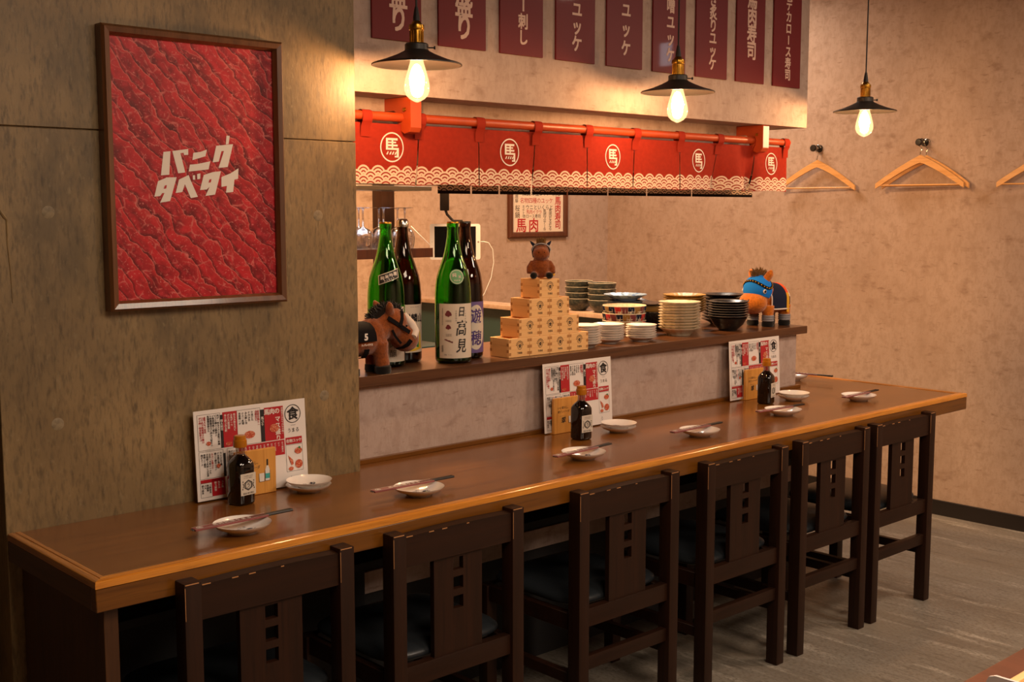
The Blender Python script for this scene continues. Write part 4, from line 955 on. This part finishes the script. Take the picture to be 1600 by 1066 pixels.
IM = imari(); stack('patterned_bowl', IM, 3.075, 2.775, ZS, 3, .026, 'patterned red and blue bowl', 'the patterned stack', 'bowl', 'patterned bowls')
BL = thing('blue_bowl', 'pale blue scalloped plate on top of the dark bowls, behind the patterned bowls', 'bowl'); obj('body', MB().lathe(plate_prof(.078, .022, .04), 72, wave=(.025, 12, 2, 8)), mat('pale_blue_glaze', '#8ca8cc', .2, coat=.3, layers=[('#3c5c98', (60, 60, 60), 4, .5, .62, .8)]), BL)
BL.location = (3.196, 2.880, 1.045)
for k in range(3):
    o = thing('blue_grey_bowl', 'blue-grey bowl, %s under the pale blue scalloped plate' % ['lowest', 'middle', 'uppermost'][k], 'bowl', (3.196, 2.880, ZS + .028 * k), group='blue-grey bowls')
    obj('body', MB().lathe([(0, .006), (.030, .006), (.054, .026), (.064, .052), (.063, .053), (.050, .030), (.034, .003), (.032, 0), (0, .002)], 48), mat('blue_grey_glaze_%d' % k, '#3f4c58', .3), o)
SQ = thing('square_dish', 'flat black square dish with curled corners, between the blue plate and the ochre stack', 'plate', (3.345, 2.868, ZS + .088), R(30))
obj('body', MB().grid(lambda a, b: ((a - .5) * .13, (b - .5) * .13, .004 + .06 * ((a - .5) ** 2) * ((b - .5) ** 2) * 16 * .25), 12, 12).grid(lambda a, b: ((a - .5) * .128, (b - .5) * .128, .0 + .06 * ((a - .5) ** 2) * ((b - .5) ** 2) * 16 * .25), 12, 12), m_blackw, SQ)
SQ2 = thing('lidded_dish', 'dark brown lacquer box under the black square dish', 'box', (3.345, 2.868, ZS), R(30)); obj('body', MB().box(-.05, .05, -.05, .05, 0, .062, .004), m_blackw, SQ2); obj('lid', MB().box(-.053, .053, -.053, .053, .062, .086, .004), m_gold, SQ2)
TB = thing('teal_bowl', '', 'bowl')
obj('body', MB().lathe([(0, .006), (.028, .006), (.046, .018), (.0575, .040), (.0590, .052), (.0580, .0525), (.053, .036), (.040, .012), (.031, .003), (.029, 0), (0, .002)], 48), m_clay, TB)
obj('rim', MB().lathe([(.0586, .0515), (.0600, .0530), (.0588, .0540), (.0576, .0528), (.0586, .0515)], 48), m_rim, TB)
stack('teal_bowl', TB, 3.612, 3.52, .9435, 4, .0245, 'dark teal speckled bowl', 'the left bowl stack', 'bowl', 'dark teal bowls')
stack('teal_bowl', TB, 3.612, 3.385, .9435, 4, .0235, 'dark teal speckled bowl', 'the right bowl stack', 'bowl', 'dark teal bowls')

# ------------------------------------------------------------------ plush horses
def tufts(pts, n, ln, rad, m, par, name='mane', seed=1):
    rr = random.Random(seed); mb = MB()
    for k in range(n):
        i = rr.random() * (len(pts) - 1); a = int(i); f = i - a
        p = Vector(pts[a][0]).lerp(Vector(pts[a + 1][0]), f); d = Vector(pts[a][1]).lerp(Vector(pts[a + 1][1]), f).normalized()
        p = p + Vector([rr.uniform(-1, 1) * rad for _ in range(3)])
        d = (d + Vector([rr.uniform(-.55, .55) for _ in range(3)])).normalized(); L = ln * rr.uniform(.6, 1.15)
        mb.tube([p, p + d * L * .55, p + d * L + Vector((rr.uniform(-.2, .2), 0, rr.uniform(-.2, .1))) * L * .4], [.0022, .0018, .0003], 4)
    return obj(name, mb, m, par, ang=80)
def strap(par, pts, wd, th, m, name='strap', close=False):
    """flat ribbon: pts = (point, outward normal)"""
    mb = MB(); n = len(pts)
    rows = []
    for i, (p, nn) in enumerate(pts):
        p, nn = Vector(p), Vector(nn).normalized()
        q0, q1 = Vector(pts[(i - 1) % n if close else max(i - 1, 0)][0]), Vector(pts[(i + 1) % n if close else min(i + 1, n - 1)][0])
        sd = (q1 - q0).normalized().cross(nn).normalized() * wd / 2
        rows.append([p - sd - nn * th, p - sd + nn * th, p + sd + nn * th, p + sd - nn * th])
    vs = [v for r_ in rows for v in r_]; fs = []
    for i in range(n if close else n - 1):
        j = (i + 1) % n
        for k in range(4): fs.append((i * 4 + k, j * 4 + k, j * 4 + (k + 1) % 4, i * 4 + (k + 1) % 4))
    if not close: fs += [(0, 1, 2, 3), ((n - 1) * 4 + 3, (n - 1) * 4 + 2, (n - 1) * 4 + 1, (n - 1) * 4)]
    mb.add(vs, fs); return obj(name, mb, m, par, ang=60)
def ell_ring(c, r, axis, off, M, n=32, a0=0, a1=2 * PI, grow=1.02):
    """ring on ellipsoid c, r (frame M) at plane offset off (in -1..1) along local axis"""
    out = []; s = math.sqrt(max(0, 1 - off * off)); o = [i for i in range(3) if i != axis]
    for k in range(n):
        a = a0 + (a1 - a0) * k / (n if abs(a1 - a0 - 2 * PI) < 1e-6 else n - 1); q = [0, 0, 0]; q[axis] = off; q[o[0]] = s * math.cos(a); q[o[1]] = s * math.sin(a)
        p = Vector((q[0] * r[0], q[1] * r[1], q[2] * r[2])) * grow; nn = Vector((q[0] / r[0], q[1] / r[1], q[2] / r[2])).normalized()
        out.append((Vector(c) + M @ p, M @ nn))
    return out
# (a) brown plush facing right, in front of the green bottle
hA = thing('plush_horse', 'brown plush horse with black mane and bridle, facing right before the green bottle', 'toy', (1.808, 2.574, ZL)); hA.scale = (1.24, 1.16, 1.2)
Mh = Matrix.Rotation(R(38), 3, 'Y')
body = MB().ell((0, 0, .075), (.062, .040, .036)).ell((.032, 0, .085), (.034, .034, .040)).tube([(.040, 0, .085), (.075, 0, .115)], [.030, .026], 14)
hc = (.086, 0, .108); hr = (.039, .033, .037); mc = (.120, 0, .073); mr_ = (.036, .033, .031)
body.ell(hc, hr).ell(mc, mr_, Mh).tube([hc, mc], [.029, .026], 16)
for sx_, sy_ in ((.040, -.021), (.046, .022), (-.042, -.022), (-.036, .022)): body.tube([(sx_, sy_, .070), (sx_ + .003, sy_, .040), (sx_ + .006, sy_ * 1.1, .016)], [.020, .0165, .017], 12)
for s in (-1, 1): body.tube([(.070, s * .018, .135), (.064, s * .026, .150), (.060, s * .030, .160)], [.010, .009, .003], 10)
merge_remesh('body', body, m_plush, hA, .0032, 5)
for sx_, sy_ in ((.046, -.0235), (.052, .0245), (-.036, -.0245), (-.030, .0245)): obj('hoof', MB().lathe([(0, 0), (.0165, 0), (.0185, .004), (.0180, .016), (.014, .0185), (0, .019)], 20), m_hair, hA, (sx_, sy_, .0003))
tufts([((.105, 0, .132), (.5, 0, 1)), ((.085, 0, .143), (0, 0, 1)), ((.055, 0, .138), (-.6, 0, 1)), ((.030, 0, .118), (-1, 0, .6))], 520, .013, .008, m_hair, hA, 'mane', 2)
obj('mane_base', MB().tube([(.104, 0, .132), (.085, 0, .140), (.058, 0, .135), (.033, 0, .118)], [.007, .012, .013, .009], 12), m_hair, hA)
blaze = MB().tube([(.114, -.010, .128), (.130, -.014, .106), (.136, -.022, .088), (.124, -.031, .076)], [.006, .0095, .0100, .008], 10)
obj('white_blaze', blaze, m_felt_w, hA)
strap(hA, [((.058, -.028, .124), (-.2, -1, .2)), ((.075, -.0335, .112), (0, -1, .1)), ((.093, -.0345, .100), (0, -1, 0)), ((.112, -.034, .088), (.2, -1, 0))], .009, .0012, m_felt_k, 'bridle_strap')
strap(hA, [((.101, -.020, .136), (.1, -.8, .7)), ((.094, -.031, .120), (0, -1, .3)), ((.086, -.0355, .104), (0, -1, 0))], .008, .0012, m_felt_k, 'bridle_strap')
strap(hA, [((.116, -.034, .070), (.1, -1, 0)), ((.108, -.0315, .060), (-.1, -1, -.4)), ((.102, -.018, .052), (-.2, -.4, -1)), ((.103, 0, .049), (0, 0, -1))], .010, .0012, m_felt_k, 'bridle_strap')
strap(hA, [((.068, -.030, .096), (-.2, -1, 0)), ((.076, -.0315, .080), (-.1, -1, -.2)), ((.092, -.029, .064), (0, -1, -.4))], .005, .0010, m_felt_k, 'bridle_strap')
obj('eye', MB().ell((.1075, -.0295, .103), (.0028, .0018, .0028), None, 10, 8), m_eye, hA)
clo = MB().grid(lambda u, v: (-.050 + .068 * u, -.0425 * math.sin((v - .5) * PI * 1.05) * 1.04, .079 + .0385 * math.cos((v - .5) * PI * 1.05)), 10, 18); obj('saddle_cloth', clo, m_felt_k, hA)
wt = flat(); F = lambda u, v: (u, -.0470, .078 + v)
put(wt, '5', -.012, .010, .020, F, bold=.05); htext(wt, 'トノレイナス', -.010, -.008, .0062, F, .8, bold=.04)
obj('cloth_lettering', wt, m_white, hA, smooth=False)
strap(hA, [((-.008, -.0435, .060), (0, -1, 0)), ((-.008, -.040, .050), (0, -1, -.3)), ((-.008, -.028, .040), (0, -.5, -1)), ((-.008, 0, .036), (0, 0, -1))], .012, .0012, m_felt_k, 'girth')
# (b) small seated plush on the top box, facing the camera
hB = thing('seated_plush_horse', 'small seated brown plush horse in a dark blue hood on the top wooden box', 'toy', (2.4985, 2.597, ZL + .0005 + 4 * .0568 - .0002), R(-130)); hB.scale = (1.06, 1.06, 1.02)
bd = MB().ell((0, 0, .034), (.025, .029, .033)).ell((0, 0, .080), (.024, .024, .024)).ell((.016, 0, .074), (.020, .0245, .020)).tube([(0, 0, .05), (0, 0, .075)], [.02, .02], 12)
for s in (-1, 1): bd.tube([(0, s * .022, .05), (.006, s * .033, .032), (.012, s * .034, .016)], [.009, .009, .008], 10).tube([(.012, s * .017, .014), (.030, s * .021, .011)], [.011, .0095], 10)
merge_remesh('body', bd, m_plush, hB, .0025, 4)
for s in (-1, 1): obj('hoof', MB().ell((.034, s * .0225, .0105), (.0085, .0105, .0100), None, 14, 10), m_hair, hB)
hood = MB(); hood.grid(lambda u, v: (.0 + (.0262 * math.cos((v) * PI * .5)) * math.cos(R(75) + u * R(210)) , (.0262 * math.cos(v * PI * .5)) * math.sin(R(75) + u * R(210)), .082 + .0262 * math.sin(v * PI * .5)), 24, 8)
hood.grid(lambda u, v: (.0262 * math.cos(v * .5) * math.cos(R(75) + u * R(210)), .0262 * math.cos(v * .5) * math.sin(R(75) + u * R(210)), .082 - .020 * v), 24, 4)
obj('hood', hood, m_felt_n, hB)
strap(hB, [((.012 + .004 * math.sin(a * PI / 12) , .0268 * math.cos(a * PI / 12), .083 + .0215 * math.sin(a * PI / 12)), (.6, math.cos(a * PI / 12), math.sin(a * PI / 12))) for a in range(13)], .0045, .001, m_felt_g, 'hood_trim')
for s in (-1, 1): obj('ear', MB().tube([(-.004, s * .018, .097), (-.006, s * .025, .105), (-.007, s * .030, .111)], [.005, .004, .001], 10), m_felt_n, hB)
tufts([((.004, -.006, .104), (.1, 0, 1)), ((.004, .006, .104), (.1, 0, 1))], 110, .015, .006, m_hairb, hB, 'forelock', 4)
obj('tail_ribbon', MB().tube([(-.006, .028, .030), (.0, .034, .020), (.002, .036, .008)], [.005, .006, .005], 8), m_felt_y, hB)
for s in (-1, 1): obj('nostril', MB().ell((.0345, s * .008, .079), (.0012, .0018, .0012), None, 8, 6), m_eye, hB)
# (c) large plush at the right end, looking towards the left
hC = thing('racing_plush_horse', 'large plush horse with bright blue hood and navy blanket at the right ledge end', 'toy', (3.735, 2.640, ZL), R(176))
bc = (-.012, 0, .100); br = (.074, .058, .056); hc = (.062, .0, .138); hr = (.050, .053, .053); mc = (.088, 0, .090); mr_ = (.046, .057, .043)
bd = MB().ell(bc, br).ell(hc, hr).ell(mc, mr_).tube([(.02, 0, .11), hc], [.05, .045], 16)
for sx_, sy_ in ((.044, -.036), (.044, .036), (-.052, -.036), (-.052, .036)): bd.tube([(sx_, sy_, .08), (sx_, sy_, .03), (sx_, sy_, .012)], [.024, .020, .019], 14)
for s in (-1, 1): bd.tube([(.050, s * .032, .178), (.046, s * .044, .200), (.046, s * .050, .213)], [.016, .014, .005], 12)
merge_remesh('body', bd, m_plusho, hC, .0038, 5)
for sx_, sy_ in ((.044, -.036), (.044, .036), (-.052, -.036), (-.052, .036)):
    obj('hoof', MB().lathe([(0, 0), (.020, 0), (.0225, .004), (.0225, .016), (.020, .0195), (0, .020)], 24), m_hair, hC, (sx_, sy_, .0003))
    bg = MB()
    for k in range(3): bg.lathe([(.020, .020 + k * .008), (.0228, .0215 + k * .008), (.0232, .024 + k * .008), (.0228, .0265 + k * .008), (.020, .028 + k * .008)], 24)
    obj('leg_bandage', bg, m_felt_g, hC, (sx_, sy_, 0))
I3 = Matrix.Identity(3)
def hoodf(u, v):
    a = -PI + u * 2 * PI; p = R(-30 + 14 * math.cos(a)) * 1.0 + v * (R(90) - R(-30 + 14 * math.cos(a))); g = 1.05
    return (hc[0] + hr[0] * g * math.cos(p) * math.cos(a), hc[1] + hr[1] * g * math.cos(p) * math.sin(a), hc[2] + hr[2] * g * math.sin(p))
obj('hood', MB().grid(hoodf, 36, 12, True), m_felt_b, hC)
pts = []
for k in range(30):
    a = 2 * PI * k / 30; p = Vector((math.cos(a) * .80, math.sin(a), .30 + .40 * math.cos(a) * -.0)); q = Vector((math.cos(a), math.sin(a), .48 - .28 * math.cos(a) * .0)).normalized()
    q = Vector((math.cos(a) * .80, math.sin(a) * .95, .62 - .50 * abs(math.sin(a)) ** 2)).normalized()
    pts.append((Vector(hc) + Vector((q.x * hr[0], q.y * hr[1], q.z * hr[2])) * 1.075, q))
br_ = strap(hC, pts, .010, .0012, m_felt_k, 'browband', True)
st = MB()
for k in range(0, 30): 
    p, n = pts[k]; st.ell(tuple(p + n * .0014), (.0022, .0022, .0022), None, 6, 4)
obj('browband_studs', st, m_felt_y, br_)
for s in (-1, 1):
    ec = (hc[0] + .020, s * .0505, hc[2] - .004)
    e = obj('eye', MB().ell(ec, (.0085, .0045, .0085), None, 16, 10), m_felt_w, hC); obj('pupil', MB().ell((ec[0] + .001, ec[1] + s * .003, ec[2]), (.0055, .003, .0055), None, 14, 8), m_eye, e)
    obj('nostril', MB().ell((mc[0] + .0415, s * .014, mc[2] + .012), (.002, .0024, .0045), None, 10, 6), m_eye, hC)
tufts([((.080, 0, .186), (.5, 0, 1)), ((.060, 0, .192), (0, 0, 1)), ((.034, 0, .182), (-.5, 0, .9))], 300, .026, .010, m_hairb, hC, 'forelock', 6)
def blk(g):
    def f(u, v):
        a = (v - .5) * 2 * R(112); x = -.090 + .130 * u; sx = math.sqrt(max(.10, 1 - ((x + .012) / (br[0] * 1.16)) ** 2)); z = br[2] * g * math.cos(a) * sx
        y = br[1] * g * math.sin(a) * (sx if abs(a) < PI / 2 else sx) if abs(a) <= PI / 2 else math.copysign(br[1] * g * sx, a)
        return (x, y, .100 + (z if abs(a) <= PI / 2 else -(abs(a) - PI / 2) * br[2] * 1.6))
    return f
f0 = blk(1.10)
obj('blanket', MB().grid(f0, 20, 36), m_felt_n, hC, ang=70)
trm = MB(); N_ = 40
edge = [f0(1, k / N_) for k in range(N_ + 1)] + [f0(1 - k / 12, 1) for k in range(13)] + [f0(0, 1 - k / N_) for k in range(N_ + 1)] + [f0(k / 12, 0) for k in range(13)]
ed = [edge[0]]
for p in edge[1:]:
    if (Vector(p) - Vector(ed[-1])).length > 1e-4: ed.append(p)
obj('blanket_trim', MB().tube(ed, .0030, 6), m_felt_w, hC, ang=80)
f1 = blk(1.13)
rb_ = [(Vector(f1(.40, k / 24)), Vector((0, f1(.40, k / 24)[1], f1(.40, k / 24)[2] - .09))) for k in range(0, 25)]
strap(hC, rb_, .013, .001, m_felt_o, 'ribbon'); strap(hC, rb_[19:], .0135, .0014, m_felt_y, 'ribbon_end')
rb2 = [(p + Vector((0, 0, 0)), n) for p, n in rb_[19:]]; last = rb2[-1]
strap(hC, rb2 + [(last[0] + Vector((0, 0, -.012)), last[1])], .013, .0013, m_felt_y, 'ribbon_end')
wp = MB().grid(lambda a, b: blk(1.125)(.12 + .16 * a, .68 + .17 * b), 4, 8); obj('number_patch', wp, m_felt_w, hC)

# ------------------------------------------------------------------ kitchen behind the hatch
sf = thing('glass_shelf_unit', 'dark wooden shelf unit with steel top at the left of the kitchen, holding wine glasses', 'shelf', (2.45, 3.45, 0))
def ks(mb, n, m): return obj(n, mb, m, sf, (-2.45, -3.45, 0))
ks(MB().box(2.0, 2.64, 3.30, 3.50, 1.437, 1.452, .001), 'steel_top', m_steel)
ks(MB().box(1.9, 2.72, 3.40, 3.62, 1.214, 1.2285, .001), 'glass_shelf', m_steel)
ks(MB().box(1.9, 2.72, 3.396, 3.3995, 1.198, 1.232, .0005), 'shelf_lip', m_cframe)
ks(MB().box(2.655, 2.715, 3.62, 3.68, 0, 1.62, .002), 'post', m_chair)
ks(MB().box(1.9, 1.95, 3.62, 3.68, 0, 1.62, .002), 'post', m_chair)
ks(MB().box(1.9, 2.715, 3.3, 3.9, .86, .885, .002), 'worktop', m_teal)
ks(MB().box(1.9, 2.70, 3.64, 3.66, 1.20, 1.24, .001), 'cross_rail', m_cframe)
hd = thing('hood_rail', 'grey steel rail under the lintel carrying the tablet arm', 'rail', (2.62, 3.555, 1.468)); obj('channel', MB().box(-.60, .50, -.03, .03, -.006, .012, .001), m_steel, hd); obj('hanger_rod', MB().tube([(-.4, 0, .01), (-.4, 0, 1.035)], .006, 8).tube([(.4, 0, .01), (.4, 0, 1.035)], .006, 8), m_steel, hd)
def wineglass():
    t = thing('wine_glass', '', 'glass', group='upturned wine glasses on the kitchen shelf')
    H = .150; pr = [(.031, 0), (.0345, .015), (.0365, .035), (.034, .055), (.024, .070), (.010, .0765), (.0036, .082), (.0034, .138), (.006, .144), (.031, .1475), (.0315, .149), (0, .150)]
    obj('bowl', MB().lathe(pr[:6], 28), m_wine, t, ang=80); obj('stem', MB().lathe(pr[5:9], 16), m_wine, t, ang=80); obj('foot', MB().lathe(pr[8:], 28), m_wine, t, ang=60); return t
WG = wineglass()
wp_ = [(2.455, 3.46), (2.545, 3.46), (2.64, 3.46), (2.41, 3.55), (2.50, 3.55), (2.59, 3.55), (2.675, 3.55)]
for k, (x, y) in enumerate(wp_):
    o = WG if k == 0 else dup(WG); o.location = (x, y, 1.2295)
    o['label'] = 'upturned clear wine glass, %s of the %s row on the kitchen shelf' % (['leftmost', 'middle', 'rightmost', 'leftmost', 'second', 'third', 'rightmost'][k], 'front' if k < 3 else 'rear')
tb = thing('tablet', 'white tablet with black screen on a black arm, behind the green bottle', 'tablet', (2.945, 3.54, 1.247), R(-38))
def rrect(w_, h_, r_, y0, y1):
    pts = []
    for cx_, cz_, a0 in ((w_ - r_, h_ - r_, 0), (-w_ + r_, h_ - r_, 90), (-w_ + r_, -h_ + r_, 180), (w_ - r_, -h_ + r_, 270)):
        for k in range(5): a = R(a0 + 22.5 * k); pts.append((cx_ + r_ * math.cos(a), y0, cz_ + r_ * math.sin(a)))
    return MB().poly(pts, d=(0, y1 - y0, 0))
obj('casing', rrect(.0975, .069, .008, -.004, .004), m_plastic, tb); obj('screen', MB().box(-.080, .080, -.0046, -.0041, -.0595, .0595), m_screen, tb); obj('home_button', MB().ell((.0895, -.0042, 0), (.0035, .0008, .0035), None, 14, 6), m_greyp, tb); obj('camera_dot', MB().ell((-.0895, -.0042, 0), (.0012, .0006, .0012), None, 8, 5), m_black, tb)
obj('clamp', MB().box(-.012, .03, .005, .016, -.06, .085, .002).box(-.006, .012, -.006, .012, -.083, -.069, .001), m_blackm, tb)
obj('lower_arm', MB().tube([(-.005, .012, .078), (-.030, .014, .105), (-.04, .014, .135)], .0055, 10), m_blackm, tb)
obj('upper_arm', MB().box(-.058, -.022, .002, .026, .120, .215, .004), m_blackm, tb)
ax_ = obj('cable', MB().tube([(.0975, 0, .0), (.112, 0, 0), (.130, 0, -.004), (.146, 0, -.03), (.150, .002, -.08), (.140, .004, -.14), (.115, .008, -.20), (.07, .02, -.27)], .0018, 6), m_plastic, tb)
obj('cable', MB().tube([(-.0975, .01, -.012), (-.13, .02, .02), (-.17, .04, .06)], .0016, 6), m_plastic, tb)
wb = thing('white_bowl', 'white bowl in the kitchen, glimpsed between the two left bottles', 'bowl', (2.42, 3.42, .8855)); obj('body', MB().lathe([(0, .006), (.03, .006), (.06, .03), (.075, .075), (.073, .075), (.056, .03), (.028, .01), (0, .01)], 40), m_porc, wb)

# ------------------------------------------------------------------ coat hooks and hangers
def hook(y, z, lb):
    t = thing('coat_hook', lb, 'hook', (4.96, y, z), group='coat hooks on the right wall')
    obj('wall_plate', MB().lathe([(0, 0), (.018, 0), (.017, .006), (0, .007)], 24), m_blackm, t, rot=(0, -PI / 2, 0))
    obj('knob', MB().tube([(-.006, 0, 0), (-.050, 0, 0)], .008, 14).lathe([(0, 0)], 3) if 0 else MB().tube([(-.006, 0, 0), (-.048, 0, 0)], .007, 14), m_chrome, t)
    obj('knob_head', MB().lathe([(0, 0), (.013, 0), (.016, .004), (.016, .012), (.013, .016), (0, .017)], 24), m_blackm, t, (-.046, 0, 0), (0, -PI / 2, 0))
    return t
def hanger(y, z, xo, tilt, lb):
    t = thing('coat_hanger', lb, 'hanger', (4.96 - xo, y, z), group='wooden coat hangers')
    t.rotation_euler = (0, 0, R(tilt))
    # wire hook over the knob, local x = out from wall, y = width
    pts = [(0, .0095 * math.cos(a) + .0, .004 + .0095 * math.sin(a)) for a in [R(-35 + k * 20) for k in range(13)]]
    pts = [(0, .004, -.062), (0, .002, -.045), (0, -.004, -.030), (0, .010, -.018)][::1] + [(0, .0145 * math.cos(R(-50 + 21 * k)), -.0005 + .0140 * math.sin(R(-50 + 21 * k))) for k in range(12)]
    obj('wire_hook', MB().tube(pts, .0020, 8), m_chrome, t)
    def arm(s):
        n = 14; vs = []
        for k in range(n + 1):
            q = k / n; y_ = s * (q * .205); zc = -.074 - .118 * (q ** 1.1) * 1.0 + (.004 * math.sin(q * PI)); h = .017 - .004 * q if q < .93 else .012; xx = -.012 * q * q
            if q == 0: h = .018
            th = .0065 - .001 * q
            vs += [(xx - th, y_, zc - h), (xx - th, y_, zc + h * .8), (xx, y_, zc + h), (xx + th, y_, zc + h * .8), (xx + th, y_, zc - h)]
        m_ = 5; fs = [(i * m_ + k, i * m_ + (k + 1) % m_, (i + 1) * m_ + (k + 1) % m_, (i + 1) * m_ + k) for i in range(n) for k in range(m_)] + [tuple(range(m_)), tuple(n * m_ + k for k in range(m_))]
        return MB().add(vs, fs)
    for s in (-1, 1): obj('shoulder', arm(s), m_hang, t, ang=50)
    obj('bar', MB().tube([(-.010, -.190, -.190), (-.010, .190, -.190)], .0038, 10), m_hang, t)
    return t
hook(3.232, 1.662, 'black coat hook on the wall, nearest the noren'); hook(2.690, 1.668, 'black coat hook on the wall, right of the pendant lamp'); hook(2.125, 1.668, 'black coat hook on the wall, just outside the right edge')
hanger(3.222, 1.664, .030, 4, 'wooden coat hanger nearest the noren')
hanger(2.684, 1.670, .044, 3, 'front wooden coat hanger of the pair right of the pendant lamp')
hanger(2.668, 1.668, .022, 1, 'rear wooden coat hanger of the pair right of the pendant lamp')
hanger(2.125, 1.668, .030, 3, 'wooden coat hanger cut off by the right edge of the photo')

# ------------------------------------------------------------------ neighbouring table at the lower right corner
nt = thing('neighbouring_table', 'red-brown tabletop corner at the lower right edge', 'table', (1.9, .45, 0))
obj('tabletop', MB().box(-.85, .8, -.33, .315, .665, .70, .004), m_rb, nt)
for sx_, sy_ in ((-.79, -.28), (-.79, .26), (.74, -.28), (.74, .26)): obj('leg', MB().box(sx_ - .025, sx_ + .025, sy_ - .025, sy_ + .025, 0, .665, .003), m_chair, nt)

wc = thing('table_menu_card', 'white rounded card standing on the red-brown table at the lower right corner', 'menu', (1.238, .575, .7003))
pts = [(0, -.26, 0), (0, 0, 0), (0, 0, .150), (0, -.003, .157), (0, -.010, .160), (0, -.26, .160)]
obj('card', MB().poly(pts, d=(.004, 0, 0)), m_card, wc)
wt_ = thing('wooden_tray', 'pale wooden tray edge behind the white card at the lower right corner', 'tray', (1.40, .56, .7003))
obj('back_board', MB().box(-.13, .30, .045, .0555, 0, .10, .001), m_masu, wt_); obj('base_board', MB().box(-.13, .30, -.10, .0445, 0, .008, .001), m_masu, wt_)
obj('front_board', MB().box(-.13, .30, -.111, -.1005, 0, .04, .001), m_masu, wt_)

# fine print, tufts and tiny marks are joined parts that nobody would take apart
for o in bpy.data.objects:
    if o.type == 'MESH' and o.parent and any(q in o.name for q in ('print', 'lettering', 'brand_mark', 'finger_joints', 'worn_edge', 'ribbing', 'mane', 'forelock', 'studs', 'lattice', 'painted_block', 'dish_pictures', 'letter_counter', 'emblem')):
        if not o.name.startswith('meat_print') and 'mane_base' not in o.name: o['kind'] = 'stuff'
for o in bpy.data.objects:
    if o.get('label') is not None and len(o['label'].split()) > 16: print('LONG', o['label'])
